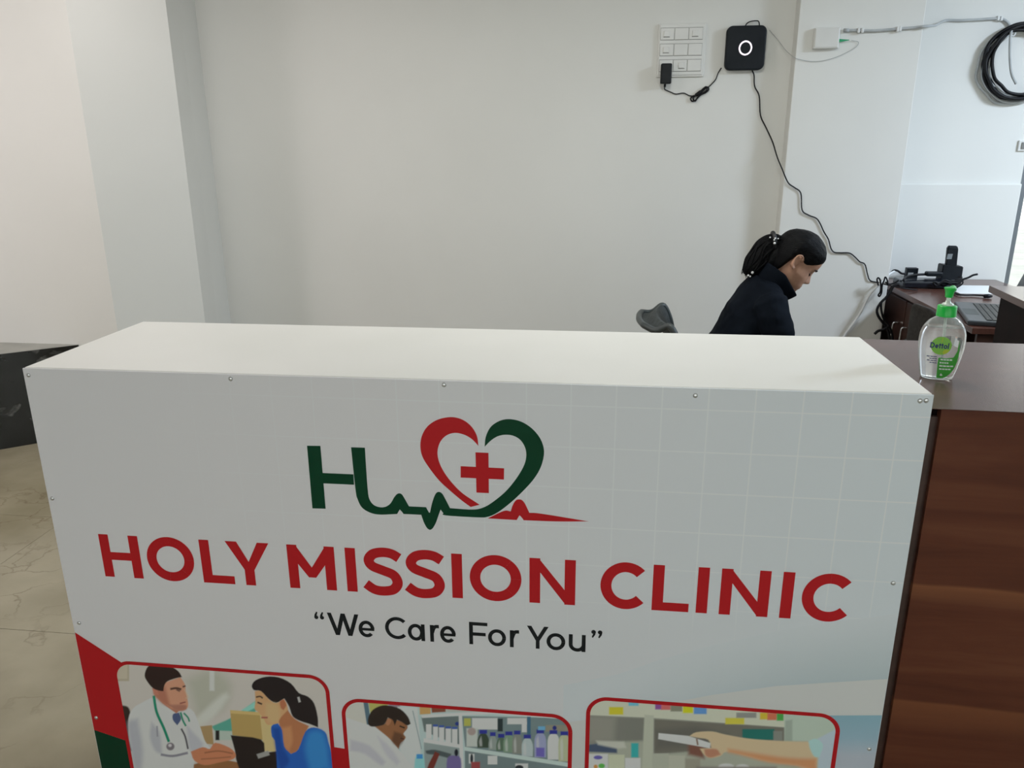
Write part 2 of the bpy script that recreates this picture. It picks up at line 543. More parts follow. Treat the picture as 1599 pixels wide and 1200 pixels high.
# diagonal black granite ledge at the left
p0, p1 = Vector((-2.90, YA, 0)), Vector((-2.90 - 1.60, YA - 1.60 * 0.80, 0))
vs = []
for z in (0.0, 0.508):
    vs += [(p0.x, p0.y, z), (p1.x, p1.y, z), (-4.99, p1.y, z), (-4.99, YA, z)]
lg = struct(mesh('trim_2', vs, [(3, 2, 1, 0), (4, 5, 6, 7), (0, 1, 5, 4), (1, 2, 6, 5), (2, 3, 7, 6), (3, 0, 4, 7)], M_granite))
nrm = Vector((0.80, -1.0, 0)).normalized() * 0.012
vs = []
for z in (0.508, 0.530):
    vs += [(p0.x + 0.004, p0.y, z), (p0.x + nrm.x, p0.y + nrm.y + 0.001, z), (p1.x + nrm.x, p1.y + nrm.y, z), (-4.99, p1.y + nrm.y, z), (-4.99, YA, z)]
mesh('ledge_slab', vs, [(4, 3, 2, 1, 0), (5, 6, 7, 8, 9)] + [(i, (i + 1) % 5, (i + 1) % 5 + 5, i + 5) for i in range(5)], M_granite, lg, mats=[M_granite, M_ledge], fm=[0, 1, 0, 0, 0, 0, 0])

# ------------------------------------------------------------------ white reception counter with its printed front
X0, X1, YF, YK, ZT = -1.139, 0.571, 1.362, 1.781, 1.170
ctr = empty('reception_counter', ((X0 + X1) / 2, (YF + YK) / 2, 0))
tag(ctr, 'white vinyl-wrapped reception counter with red and green clinic print on its front', 'counter')
box('body', X0 + 0.004, X1 - 0.004, YF + 0.004, YK, 0.0, ZT - 0.004, M_side, ctr)
box('top_sheet', X0 + 0.002, X1 - 0.0015, YF + 0.0045, YK + 0.001, ZT - 0.004, ZT, M_top, ctr, bev=0.0015)
front = box('front_sheet', X0, X1, YF, YF + 0.004, 0.0, ZT - 0.001, M_front, ctr, bev=0.0012)
front['label'] = 'printed front sheet with logo, clinic name and photos'


def flat(name, polys, mat, level, parent=front, cols=None, colmat=None):
    """flat print: polygons in (x, z) on the front sheet, raised by level tenths of a millimetre"""
    y = YF - 0.0002 - 0.00015 * level
    vs, fs = [], []
    for p in polys:
        o = len(vs)
        yk = y - 0.00002 * (len(fs) % 7)
        vs += [(q[0], yk, q[1]) for q in p]
        fs.append(tuple(range(o, o + len(p))))
    o = mesh(name, vs, fs, mat, parent)
    return o


def pan(px, py):
    v = aty(px, py, YF)
    return (v.x, v.z)


def smooth_poly(pts, n=5, lim=48):
    """Catmull-Rom through the points, but keeps sharp corners sharp"""
    P = [Vector((p[0], p[1])) for p in pts]
    N = len(P)
    corner = []
    for i in range(N):
        a, b_ = P[i] - P[i - 1], P[(i + 1) % N] - P[i]
        ang = math.degrees(abs(a.angle_signed(b_, 0))) if a.length > 0 and b_.length > 0 else 180
        corner.append(ang > lim)
    out = []
    for i in range(N):
        j = (i + 1) % N
        p1, p2 = P[i], P[j]
        p0 = P[i - 1] if not corner[i] else p1 * 2 - p2
        p3 = P[(j + 1) % N] if not corner[j] else p2 * 2 - p1
        for k in range(n):
            t = k / n
            q = 0.5 * ((2 * p1) + (p2 - p0) * t + (2 * p0 - 5 * p1 + 4 * p2 - p3) * t * t + (3 * p1 - p0 - 3 * p2 + p3) * t ** 3)
            out.append((q.x, q.y))
    return out


def stroke(pts, w, closed=False):
    """quads of a constant-width line with square ends"""
    P = [Vector(p) for p in pts]
    N = len(P)
    Lf, Rt = [], []
    for i in range(N):
        if closed:
            a, b_ = (P[i] - P[i - 1]).normalized(), (P[(i + 1) % N] - P[i]).normalized()
        else:
            a = (P[i] - P[i - 1]).normalized() if i > 0 else (P[1] - P[0]).normalized()
            b_ = (P[i + 1] - P[i]).normalized() if i < N - 1 else a
        n1, n2 = Vector((-a.y, a.x)), Vector((-b_.y, b_.x))
        m = (n1 + n2)
        m = m.normalized() if m.length > 1e-6 else n1
        k = w / 2 / max(0.45, m.dot(n1))
        Lf.append(P[i] + m * k)
        Rt.append(P[i] - m * k)
    q = []
    for i in range(N if closed else N - 1):
        j = (i + 1) % N
        q.append([tuple(Rt[i]), tuple(Rt[j]), tuple(Lf[j]), tuple(Lf[i])])
    return q


def arc(cx, cy, rx, ry, a0, a1, n=28):
    return [(cx + rx * math.cos(math.radians(a0 + (a1 - a0) * i / n)), cy + ry * math.sin(math.radians(a0 + (a1 - a0) * i / n))) for i in range(n + 1)]


def cat2(pts, n=6):
    return [(p.x, p.y) for p in catmull([Vector((a, b_, 0)) for a, b_ in pts], n)]


def glyph(ch, xl, xr, z0, z1, t):
    """strokes of a geometric sans letter filling the box; t = stem width"""
    w, h = xr - xl, z1 - z0
    h2 = t / 2
    X = lambda u: xl + u * w
    Z = lambda v: z0 + v * h
    bar = lambda a, b_: [[(a[0], a[1]), (b_[0], a[1]), (b_[0], b_[1]), (a[0], b_[1])]]
    q = []
    if ch == 'H':
        q += bar((xl, z0), (xl + t, z1)) + bar((xr - t, z0), (xr, z1)) + bar((xl + t, Z(.5) - h2 * .86), (xr - t, Z(.5) + h2 * .86))
    elif ch == 'I':
        q += bar((xl, z0), (xr, z1))
    elif ch == 'L':
        q += bar((xl, z0), (xl + t, z1)) + bar((xl + t, z0), (xr, z0 + t * .88))
    elif ch == 'F':
        q += bar((xl, z0), (xl + t, z1)) + bar((xl + t, z1 - t), (xr, z1)) + bar((xl + t, Z(.47) - h2), (xr - w * .1, Z(.47) + h2))
    elif ch == 'N':
        q += bar((xl, z0), (xl + t, z1)) + bar((xr - t, z0), (xr, z1))
        q.append([(xl + t * .86, z1), (xl, z1), (xl, z1 - h * .02), (xr - t * .9, z0), (xr, z0), (xr - t * .02, z0 + t * .25)])
    elif ch == 'M':
        q += bar((xl, z0), (xl + t, z1)) + bar((xr - t, z0), (xr, z1))
        mx_ = (xl + xr) / 2
        q.append([(xl, z1), (xl + t * .87, z1), (mx_, Z(.50)), (mx_ - t * .06, Z(.27)), (mx_ - t * .36, Z(.27)), (xl + t, Z(.57)), (xl, Z(.8))])
        q.append([(xr, z1), (xr, Z(.8)), (xr - t, Z(.57)), (mx_ + t * .36, Z(.27)), (mx_ - t * .06, Z(.27)), (mx_, Z(.50)), (xr - t * .87, z1)])
    elif ch == 'Y':
        mx_ = (xl + xr) / 2
        k_ = t * 1.16
        q.append([(xl, z1), (xl + k_, z1), (mx_ + t * .06, Z(.52)), (mx_ + h2, Z(.36)), (mx_ - h2, Z(.36))])
        q.append([(xr - k_, z1), (xr, z1), (mx_ + h2, Z(.36)), (mx_ - h2, Z(.36)), (mx_ - t * .06, Z(.52))])
        q += bar((mx_ - h2, z0), (mx_ + h2, Z(.37)))
    elif ch == 'W':
        k_ = t * 1.12
        xs = [xl, X(.285), X(.5), X(.715), xr]
        for (a, za), (b_, zb) in (((X(0), 1), (X(.27), 0)), ((X(.27), 0), (X(.5), 1)), ((X(.5), 1), (X(.73), 0)), ((X(.73), 0), (X(1), 1))):
            q.append([(a - k_ / 2, Z(za)), (a + k_ / 2, Z(za)), (b_ + k_ / 2, Z(zb)), (b_ - k_ / 2, Z(zb))])
    elif ch in 'Oo':
        q += stroke(arc((xl + xr) / 2, (z0 + z1) / 2, w / 2 - h2, h / 2 - h2, 0, 360, 48)[:-1], t, True)
    elif ch == 'C':
        rx = w / 2 * 1.13
        q += stroke(arc(xl + rx, (z0 + z1) / 2, rx - h2, h / 2 - h2, 43, 317, 40), t)
    elif ch == 'S':
        pts = [(.93, .82), (.74, .905), (.50, .925), (.27, .875), (.155, .745), (.235, .615), (.50, .53), (.77, .44), (.865, .27), (.75, .12), (.50, .07), (.26, .095), (.045, .21)]
        q += stroke(cat2([(X(a), Z(b_)) for a, b_ in pts], 6), t)
    elif ch == 'e':
        cx, cz = (xl + xr) / 2, (z0 + z1) / 2
        q += stroke(arc(cx, cz, w / 2 - h2, h / 2 - h2, 0, 318, 36), t)
        q += bar((xl + h2, cz - h2), (xr - t * .08, cz + h2 * .6))
    elif ch == 'a':
        cx, cz = (xl + xr - t * .3) / 2, (z0 + z1) / 2
        q += stroke(arc(cx, cz, (w - t * .3) / 2 - h2, h / 2 - h2, 0, 360, 40)[:-1], t, True)
        q += bar((xr - t, z0), (xr, z1))
    elif ch == 'r':
        q += bar((xl, z0), (xl + t, z1))
        q += stroke(cat2([(xl + h2, Z(.5)), (xl + t, Z(.80)), (X(.62), Z(.915)), (xr, Z(.93))], 5), t)
    elif ch == 'u':
        q += stroke([(xl + h2, z1)] + arc((xl + xr) / 2, Z(.42), w / 2 - h2, h * .42 - h2, 180, 360, 20), t)
        q += bar((xr - t, z0), (xr, z1))
    elif ch in '“”':
        for s in (0.25, 0.77):
            cx = X(s)
            r = w * .185
            if ch == '“':
                q.append(arc(cx, Z(.28), r, r, 0, 360, 14)[:-1])
                q.append([(cx - r, Z(.28)), (cx - r * .1, Z(.32)), (cx + r * .75, Z(.93)), (cx + r * .2, Z(1.0)), (cx - r * .75, Z(.62))])
            else:
                q.append(arc(cx, Z(.72), r, r, 0, 360, 14)[:-1])
                q.append([(cx + r, Z(.72)), (cx + r * .75, Z(.38)), (cx - r * .2, Z(0)), (cx - r * .75, Z(.07)), (cx + r * .1, Z(.68))])
    elif ch == 'D':
        q += bar((xl, z0), (xl + t, z1))
        q += stroke([(xl + t * .5, z1 - h2), (X(.35), z1 - h2)] + arc(X(.40), (z0 + z1) / 2, w * .6 - h2, h / 2 - h2, 88, -88, 22) + [(X(.35), z0 + h2), (xl + t * .5, z0 + h2)], t)
    elif ch == 't':
        q += bar((X(.5) - h2, z0), (X(.5) + h2, z1)) + bar((xl, Z(.62)), (xr, Z(.62) + t * .8))
    elif ch == 'l':
        q += bar((xl, z0), (xr, z1))
    return q


TITLE = [('H', -1.040, -0.953), ('O', -0.938, -0.834), ('L', -0.818, -0.749), ('Y', -0.761, -0.667), ('M', -0.629, -0.529),
         ('I', -0.5065, -0.485), ('S', -0.470, -0.389), ('S', -0.383, -0.302), ('I', -0.2875, -0.266), ('O', -0.251, -0.147),
         ('N', -0.131, -0.040), ('C', 0.009, 0.096), ('L', 0.110, 0.181), ('I', 0.195, 0.2165), ('N', 0.239, 0.331),
         ('I', 0.353, 0.3745), ('C', 0.391, 0.480)]
for ch, a, b_ in TITLE:
    z0, z1 = 0.7095, 0.8100
    if ch in 'OCS':
        z0, z1 = 0.7078, 0.8117
    flat('title_letter', glyph(ch, a, b_, z0, z1, 0.0213), M_red, 2)
TAG = [('“', -0.585, -0.561), ('W', -0.551, -0.492), ('e', -0.489, -0.455), ('C', -0.432, -0.387), ('a', -0.384, -0.348), ('r', -0.337, -0.318),
       ('e', -0.316, -0.283), ('F', -0.255, -0.217), ('o', -0.216, -0.179), ('r', -0.171, -0.152), ('Y', -0.136, -0.092), ('o', -0.096, -0.058),
       ('u', -0.051, -0.017), ('”', -0.008, 0.017)]
for ch, a, b_ in TAG:
    if ch in 'WCFY':
        z0, z1 = 0.6025, 0.6555
    elif ch in '“”':
        z0, z1 = 0.637, 0.656
    else:
        z0, z1 = 0.602, 0.642
    flat('tagline_letter', glyph(ch, a, b_, z0, z1, 0.0078), M_black, 2)

LZ = lambda p: pan(440 + p[0] / 3.198, 630 + p[1] / 3.198)
stem = [(128, 212), (195, 213), (221, 527), (155, 525)]
cross_bar = [(200, 348), (360, 355), (363, 407), (205, 400)]
swoosh = [(348, 220), (417, 222), (425, 350), (432, 440), (440, 480), (460, 507), (490, 519), (520, 517), (545, 500), (563, 470), (577, 454), (590, 450), (602, 456), (614, 474), (637, 515), (722, 519),
          (737, 546), (742, 546), (752, 500), (765, 462), (776, 446), (788, 443), (800, 449), (812, 466), (842, 524), (955, 531), (1010, 520), (1060, 490), (1120, 440), (1170, 380), (1208, 318),
          (1222, 270), (1218, 225), (1195, 185), (1160, 163), (1120, 157), (1080, 165), (1045, 187), (1015, 217), (1020, 170), (1040, 125), (1070, 98), (1108, 82), (1150, 80),
          (1200, 93), (1250, 125), (1290, 172), (1310, 225), (1308, 275), (1290, 330), (1255, 385), (1200, 445), (1140, 500), (1080, 545), (1030, 567), (980, 570), (820, 560),
          (808, 548), (795, 531), (786, 555), (772, 595), (756, 624), (742, 633), (728, 624), (713, 598), (698, 557), (610, 553), (602, 542), (591, 530), (578, 553), (490, 556), (440, 545),
          (402, 520), (381, 480), (370, 430)]
flat('logo_initial', [[LZ(p) for p in stem], [LZ(p) for p in cross_bar]], M_green, 2)
flat('logo_pulse_heart', [smooth_poly([LZ(p) for p in swoosh])], M_green, 2)
red_half = [(984, 213), (950, 178), (910, 156), (865, 148), (825, 160), (795, 190), (780, 235), (785, 285), (810, 340), (850, 395), (905, 450), (990, 507), (945, 518), (900, 485), (850, 443),
            (790, 388), (740, 325), (705, 268), (694, 215), (702, 162), (730, 115), (780, 82), (845, 69), (900, 80), (945, 112), (975, 160)]
flat('logo_heart_half', [smooth_poly([LZ(p) for p in red_half])], M_red, 2)
flat('logo_cross', [[LZ(p) for p in q] for q in ([(969, 245), (1034, 248), (1036, 449), (974, 446)], [(895, 314), (1112, 325), (1111, 381), (895, 371)])], M_red, 2)
red_pulse = [(1030, 575), (1110, 538), (1145, 540), (1157, 505), (1172, 484), (1188, 480), (1203, 485), (1217, 503), (1238, 547), (1300, 552), (1534, 590), (1370, 590), (1210, 584), (1200, 570), (1189, 559), (1175, 583)]
flat('logo_pulse_tail', [smooth_poly([LZ(p) for p in red_pulse])], M_red, 3)

# coloured corners and pale bands of the print
XL, XR = X0 + 0.0015, X1 - 0.0015
flat('red_corner', [[(XL, 0.563), (-1.037, 0.491), (-1.037, 0.272), (-1.062, 0.279), (XL, 0.302)]], M_red, 1)
flat('green_corner', [[(XL, 0.302), (-1.0, 0.260), (-1.0, 0.003), (XL, 0.003)]], M_deepgreen, 1)
flat('red_band', [[(-0.60, 0.314), (-0.50, 0.306), (-0.30, 0.20), (-0.30, 0.10), (-0.60, 0.10)]], M_red, 1)


def vcol_poly(name, strips, parent, level):
    """quad strips with printed vertex colours: each strip is a list of (x, z, colour) rows"""
    y = YF - 0.0002 - 0.00015 * level
    vs, fs, cs = [], [], []
    for rows in strips:
        o = len(vs)
        m = len(rows[0])
        for r_ in rows:
            for x, z, c in r_:
                vs.append((x, y, z)); cs.append(c)
        for i in range(len(rows) - 1):
            for j in range(m - 1):
                a = o + i * m + j
                fs.append((a, a + 1, a + m + 1, a + m))
    ob = mesh(name, vs, fs, M_print, parent)
    ca = ob.data.color_attributes.new('print', 'FLOAT_COLOR', 'POINT')
    ca.data.foreach_set('color', np.array([(*c, 1) for c in cs], dtype=np.float32).ravel())
    return ob


base_c, blue_g, pale_c = (0.79, 0.835, 0.875), (0.60, 0.685, 0.72), (0.775, 0.78, 0.77)
blue1, blue2, lilac = (0.33, 0.55, 0.66), (0.40, 0.58, 0.70), (0.58, 0.63, 0.72)
edge = [(-0.06, 0.425), (0.05, 0.452), (0.135, 0.487), (0.235, 0.52), (0.36, 0.553), (0.46, 0.570), (XR, 0.588)]
up_c = lambda x: 0.09 + 0.06 * max(0, (x + 0.1) / 0.7)
mixc = lambda a, b_, t: tuple(a[i] * (1 - t) + b_[i] * t for i in range(3))
vcol_poly('grey_blue_wave', [[[(x, z, mixc(base_c, blue_g, min(1, max(0, (x + 0.06) / 0.5)))) for x, z in edge], [(x, z + up_c(x), base_c) for x, z in edge]]], front, 1)
vcol_poly('pale_wave', [[[(x, 0.15, pale_c) for x, z in edge], [(x, z, pale_c) for x, z in edge]]], front, 1)
e2 = [(0.36, 0.455), (0.42, 0.488), (0.48, 0.494), (XR, 0.503)]
vcol_poly('blue_wave', [[[(x, z - 0.055, blue2) for x, z in e2], [(x, z, blue1) for x, z in e2]],
                        [[(x, 0.15, lilac) for x, z in e2], [(x, z - 0.10, lilac) for x, z in e2], [(x, z - 0.055, blue2) for x, z in e2]]], front, 2)


# ---- printed photographs: a small painter fills a fine grid of printed dots
class Painter:
    def __init__(self, x0, x1, z0, z1, step, off, s, base, white):
        nx, nz = int((x1 - x0) / step) + 1, int((z1 - z0) / step) + 1
        self.nx, self.nz = nx, nz
        gx_, gz_ = np.meshgrid(np.linspace(x0, x1, nx), np.linspace(z0, z1, nz))
        self.X, self.Zc = gx_, gz_
        P = np.stack([gx_, np.full_like(gx_, YF), gz_ - CAM_H], -1)
        dpt = P @ np.array(_fwd)
        px = 800 + F_PX * (P @ np.array(_rt)) / dpt
        py = 600 - F_PX * (P @ np.array(_up)) / dpt
        self.u, self.v = (px - off[0]) * s, (py - off[1]) * s
        self.k = 0.72 / srgb(white)
        self.img = np.zeros((nz, nx, 3))
        self.img[:] = self.c(base)

    def c(self, col):
        return np.array([min(0.85, srgb(v) * self.k) for v in col])

    def poly(self, pts, col, soft=3.0, smooth=True, a=1.0):
        if smooth and len(pts) > 4:
            pts = smooth_poly(pts, 3, 75)
        P = np.array(pts, float)
        lo, hi = P.min(0) - soft * 2, P.max(0) + soft * 2
        m = (self.u > lo[0]) & (self.u < hi[0]) & (self.v > lo[1]) & (self.v < hi[1])
        if not m.any():
            return
        u, v = self.u[m], self.v[m]
        inside = np.zeros(u.shape, bool)
        dist = np.full(u.shape, 1e9)
        for i in range(len(P)):
            (ax, ay), (bx, by) = P[i - 1], P[i]
            ex, ey = bx - ax, by - ay
            l2 = ex * ex + ey * ey
            if l2 < 1e-9:
                continue
            t = np.clip(((u - ax) * ex + (v - ay) * ey) / l2, 0, 1)
            dist = np.minimum(dist, np.hypot(u - ax - t * ex, v - ay - t * ey))
            cond = (ay > v) != (by > v)
            if by != ay:
                xi = ax + (v - ay) / (by - ay) * ex
                inside ^= cond & (u < xi)
        sd = np.where(inside, dist, -dist)
        cov = np.clip(0.5 + sd / (2 * soft), 0, 1)
        cov = (cov * cov * (3 - 2 * cov) * a)[:, None]
        self.img[m] = self.img[m] * (1 - cov) + self.c(col) * cov

    def line(self, pts, w, col, soft=2.5, a=1.0):
        pts = cat2(pts, 4) if len(pts) > 2 else pts
        for q in stroke(pts, w):
            pass
        P = [Vector(p) for p in pts]
        Lf, Rt = [], []
        for i in range(len(P)):
            t = (P[min(i + 1, len(P) - 1)] - P[max(i - 1, 0)]).normalized()
            n_ = Vector((-t.y, t.x)) * w / 2
            Lf.append(tuple(P[i] + n_)); Rt.append(tuple(P[i] - n_))
        self.poly(Lf + Rt[::-1], col, soft, False, a)

    def disc(self, cx, cy, rx, ry, col, soft=3.0, a=1.0):
        self.poly(arc(cx, cy, rx, ry, 0, 360, 20)[:-1], col, soft, False, a)

    def rect(self, x0, y0, x1, y1, col, soft=3.0, a=1.0):
        self.poly([(x0, y0), (x1, y0), (x1, y1), (x0, y1)], col, soft, False, a)

    def build(self, name, rad, level):
        x0, x1, z0, z1 = self.X.min(), self.X.max(), self.Zc.min(), self.Zc.max()
        qx = np.abs(self.X - (x0 + x1) / 2) - ((x1 - x0) / 2 - rad)
        qz = np.abs(self.Zc - (z0 + z1) / 2) - ((z1 - z0) / 2 - rad)
        inside = np.hypot(np.maximum(qx, 0), np.maximum(qz, 0)) < rad
        idx = np.arange(self.nx * self.nz).reshape(self.nz, self.nx)
        ok = inside[:-1, :-1] & inside[1:, :-1] & inside[:-1, 1:] & inside[1:, 1:]
        q = np.stack([idx[:-1, :-1], idx[:-1, 1:], idx[1:, 1:], idx[1:, :-1]], -1)[ok]
        y = YF - 0.0002 - 0.00015 * level
        inv = wloc(front).inverted()
        off = inv @ Vector((0, 0, 0))
        V = np.stack([self.X + off.x, np.full_like(self.X, y + off.y), self.Zc + off.z], -1).reshape(-1, 3)
        me = bpy.data.meshes.new(name)
        me.from_pydata(V.tolist(), [], q.tolist())
        ca = me.color_attributes.new('print', 'FLOAT_COLOR', 'POINT')
        c4 = np.ones((self.nx * self.nz, 4), np.float32)
        c4[:, :3] = self.img.reshape(-1, 3)
        ca.data.foreach_set('color', c4.ravel())
        me.materials.append(M_print)
        o = bpy.data.objects.new(name, me)
        link(o, front)
        # red rounded border
        b_ = []
        for cx, cz, a0 in ((x1 - rad, z1 - rad, 0), (x0 + rad, z1 - rad, 90), (x0 + rad, z0 + rad, 180), (x1 - rad, z0 + rad, 270)):
            b_ += arc(cx, cz, rad, rad, a0, a0 + 90, 12)
        flat('photo_border', stroke(b_, 0.0085, True), M_red, level + 1)
        return o


# photo 1: doctor and patient across a desk
p = Painter(-1.0595, -0.5690, 0.135, 0.4935, 0.0013, (100, 980), 3.634, (166, 160, 155), 158)
p.rect(290, 190, 372, 305, (150, 141, 124)); p.rect(300, 200, 362, 292, (162, 153, 138), 2)
p.poly([(700, 300), (850, 240), (950, 330), (900, 470), (760, 520)], (150, 149, 138), 45)
p.rect(828, 222, 856, 360, (178, 173, 168), 6)
p.poly([(330, 442), (366, 452), (380, 490), (372, 540), (390, 700), (350, 690), (325, 520)], (46, 36, 32), 6)
p.poly([(720, 545), (900, 380), (940, 395), (870, 490), (780, 560)], (176, 170, 164), 20)
p.poly([(840, 562), (960, 508), (1088, 418), (1092, 470), (1005, 585), (880, 602)], (78, 138, 124), 5)
p.poly([(1010, 470), (1088, 420), (1090, 455), (1040, 480)], (120, 170, 160), 6)
p.poly([(855, 585), (985, 590), (1010, 640), (860, 640)], (150, 160, 152), 5, False)
p.poly([(945, 470), (1115, 482), (1135, 640), (958, 612)], (152, 128, 80), 3, False)
p.poly([(945, 470), (1115, 482), (1118, 500), (948, 488)], (170, 148, 98), 2, False)
p.poly([(1113, 482), (1185, 540), (1215, 710), (1135, 700)], (172, 153, 110), 3, False)
p.poly([(775, 562), (842, 555), (852, 665), (805, 660)], (142, 118, 84), 3, False)
p.rect(862, 585, 884, 640, (32, 30, 30), 4)
p.poly([(700, 790), (860, 740), (1010, 770), (1100, 840), (1220, 900), (1220, 1400), (600, 1400)], (122, 84, 54), 5, False)
p.poly([(948, 612), (1120, 636), (1142, 712), (1215, 702), (1225, 860), (1040, 850), (985, 770), (972, 700)], (36, 29, 27), 4)
p.poly([(1095, 720), (1160, 700), (1170, 725), (1105, 745)], (130, 128, 126), 4)
coat, coat_d = (176, 177, 184), (140, 141, 150)
p.poly([(368, 520), (395, 460), (440, 430), (520, 398), (600, 450), (720, 462), (765, 540), (800, 640), (838, 690), (790, 735), (745, 760), (740, 860), (760, 1400), (390, 1400), (398, 800), (372, 640)], coat, 4)
p.poly([(368, 540), (420, 520), (450, 700), (430, 900), (398, 800), (372, 640)], coat_d, 22, a=.8)
p.poly([(500, 540), (545, 600), (560, 720), (520, 700), (490, 620)], coat_d, 14, a=.7)
p.poly([(700, 560), (790, 660), (760, 720), (720, 700), (705, 640)], (150, 150, 158), 14, a=.8)
p.line([(552, 722), (620, 730), (705, 712)], 13, (112, 110, 120), 4)
p.line([(668, 575), (690, 620), (706, 690)], 9, (54, 50, 58), 4)
p.line([(530, 560), (533, 620)], 8, (120, 120, 130), 4)
p.poly([(560, 430), (640, 480), (700, 470), (690, 520), (650, 580), (600, 520)], (186, 187, 194), 5)
p.poly([(622, 492), (655, 484), (667, 520), (645, 556), (620, 524)], (66, 76, 106), 3)
p.poly([(510, 372), (560, 390), (640, 440), (660, 470), (640, 488), (560, 430)], (150, 98, 80), 4)
face = (182, 124, 102)
p.poly([(515, 335), (590, 308), (662, 282), (688, 322), (694, 368), (707, 432), (698, 462), (672, 474), (636, 470), (590, 448), (545, 412), (512, 378)], face, 3)
p.poly([(515, 345), (575, 340), (592, 400), (605, 450), (560, 430), (515, 385)], (146, 92, 76), 16, a=.85)
p.poly([(600, 440), (690, 440), (698, 465), (670, 474), (630, 468)], (134, 86, 76), 9, a=.7)
p.poly([(500, 345), (530, 350), (540, 385), (520, 380)], (160, 104, 88), 3)
p.line([(606, 350), (640, 345), (668, 352)], 11, (66, 44, 38), 4)
p.line([(640, 352), (660, 362)], 9, (58, 38, 36), 4, .8)
p.line([(676, 338), (692, 332)], 8, (70, 48, 42), 3)
p.line([(684, 350), (706, 396), (692, 402)], 7, (206, 150, 126), 4, .7)
p.line([(660, 432), (692, 424)], 7, (124, 66, 62), 3)
p.poly([(460, 275), (472, 232), (495, 212), (530, 206), (600, 218), (650, 248), (672, 282), (640, 288), (590, 306), (572, 330), (566, 362), (545, 360), (508, 346), (478, 312)], (42, 30, 28), 3)
p.line([(512, 388), (528, 480), (568, 570), (598, 650)], 15, (28, 112, 88), 3)
p.line([(664, 482), (676, 525), (694, 560)], 10, (28, 112, 88), 3)
p.line([(682, 486), (706, 512), (714, 535)], 9, (28, 112, 88), 3)
p.disc(606, 676, 23, 22, (104, 98, 104), 4); p.disc(604, 670, 10, 9, (170, 166, 170), 4)
p.poly([(722, 705), (790, 680), (830, 690), (860, 655), (940, 682), (976, 718), (962, 748), (880, 768), (800, 782), (742, 756)], (164, 106, 78), 4)
p.line([(800, 712), (880, 702), (960, 716)], 8, (118, 70, 50), 4, .7)
p.line([(780, 748), (870, 742), (950, 735)], 7, (118, 70, 50), 4, .6)
p.poly([(1068, 330), (1090, 300), (1150, 280), (1222, 284), (1290, 318), (1335, 372), (1385, 392), (1422, 432), (1442, 510), (1444, 568), (1395, 548), (1345, 532), (1300, 505), (1280, 450), (1252, 404), (1205, 428), (1160, 404), (1118, 362), (1080, 356)], (34, 28, 28), 3)
p.line([(1332, 395), (1340, 425)], 13, (150, 148, 146), 3)
p.poly([(1085, 362), (1120, 362), (1165, 408), (1205, 430), (1250, 406), (1268, 440), (1272, 495), (1232, 540), (1182, 552), (1152, 550), (1134, 516), (1106, 482), (1084, 462), (1088, 420)], (190, 134, 98), 3)
p.poly([(1150, 430), (1215, 440), (1230, 530), (1180, 548), (1150, 500)], (206, 150, 110), 18, a=.6)
p.poly([(1222, 530), (1272, 470), (1312, 520), (1392, 560), (1372, 600), (1332, 694), (1290, 718), (1252, 684), (1240, 600)], (150, 98, 68), 4)
p.poly([(1240, 570), (1290, 560), (1300, 640), (1280, 700), (1250, 670)], (176, 122, 86), 14, a=.7)
p.poly([(1228, 420), (1250, 408), (1264, 440), (1248, 470), (1232, 455)], (150, 92, 66), 4)
p.line([(1092, 396), (1115, 392), (1130, 402)], 8, (60, 42, 36), 3); p.line([(1100, 425), (1126, 436)], 9, (52, 38, 36), 3)
p.line([(1122, 512), (1158, 512)], 9, (140, 72, 66), 3)
p.poly([(1180, 560), (1216, 545), (1240, 585), (1252, 676), (1290, 718), (1332, 692), (1372, 592), (1420, 568), (1482, 592), (1502, 650), (1530, 800), (1560, 1400), (1225, 1400), (1208, 720), (1182, 620)], (36, 80, 152), 3)
p.poly([(1390, 600), (1460, 590), (1495, 660), (1510, 800), (1400, 820), (1370, 700)], (50, 114, 186), 25, a=.9)
p.poly([(1186, 570), (1225, 570), (1245, 680), (1280, 760), (1230, 820), (1205, 700)], (28, 58, 128), 14, a=.8)
p.build('doctor_photo', 0.040, 3)

# photo 2: laboratory shelves
p = Painter(-0.5370, -0.0440, 0.085, 0.4410, 0.0013, (520, 1060), 3.9975, (150, 164, 164), 158)
p.poly([(60, 100), (210, 100), (240, 900), (60, 900)], (168, 166, 160), 5, False)
p.poly([(188, 120), (218, 120), (242, 300), (214, 290)], (74, 94, 106), 4, False)
p.poly([(218, 120), (345, 120), (345, 175), (240, 240)], (150, 146, 84), 5, False)
p.poly([(330, 130), (420, 130), (420, 190), (360, 180)], (120, 110, 120), 8, False)
p.poly([(405, 175), (530, 178), (548, 420), (575, 900), (480, 900), (420, 430)], (168, 188, 187), 5, False)
p.line([(500, 200), (530, 330), (555, 440)], 5, (110, 125, 128), 3)
p.poly([(540, 150), (612, 150), (612, 220), (545, 224)], (166, 132, 84), 4, False)
p.poly([(612, 150), (710, 160), (706, 208), (620, 213)], (112, 64, 48), 5, False)
p.poly([(706, 160), (1380, 180), (1380, 220), (706, 206)], (150, 152, 146), 5, False)
p.poly([(555, 244), (790, 234), (803, 425), (572, 330)], (88, 98, 98), 5, False)
p.poly([(806, 234), (1500, 246), (1500, 540), (828, 430)], (98, 112, 114), 4, False)
p.poly([(550, 228), (800, 212), (1000, 204), (1400, 232), (1400, 250), (1000, 222), (800, 230), (560, 246)], (188, 196, 192), 3, False)
p.rect(820, 248, 862, 296, (150, 150, 76), 4)
p.rect(870, 246, 1030, 318, (172, 180, 180), 4)
p.rect(1030, 250, 1062, 330, (40, 48, 50), 4)
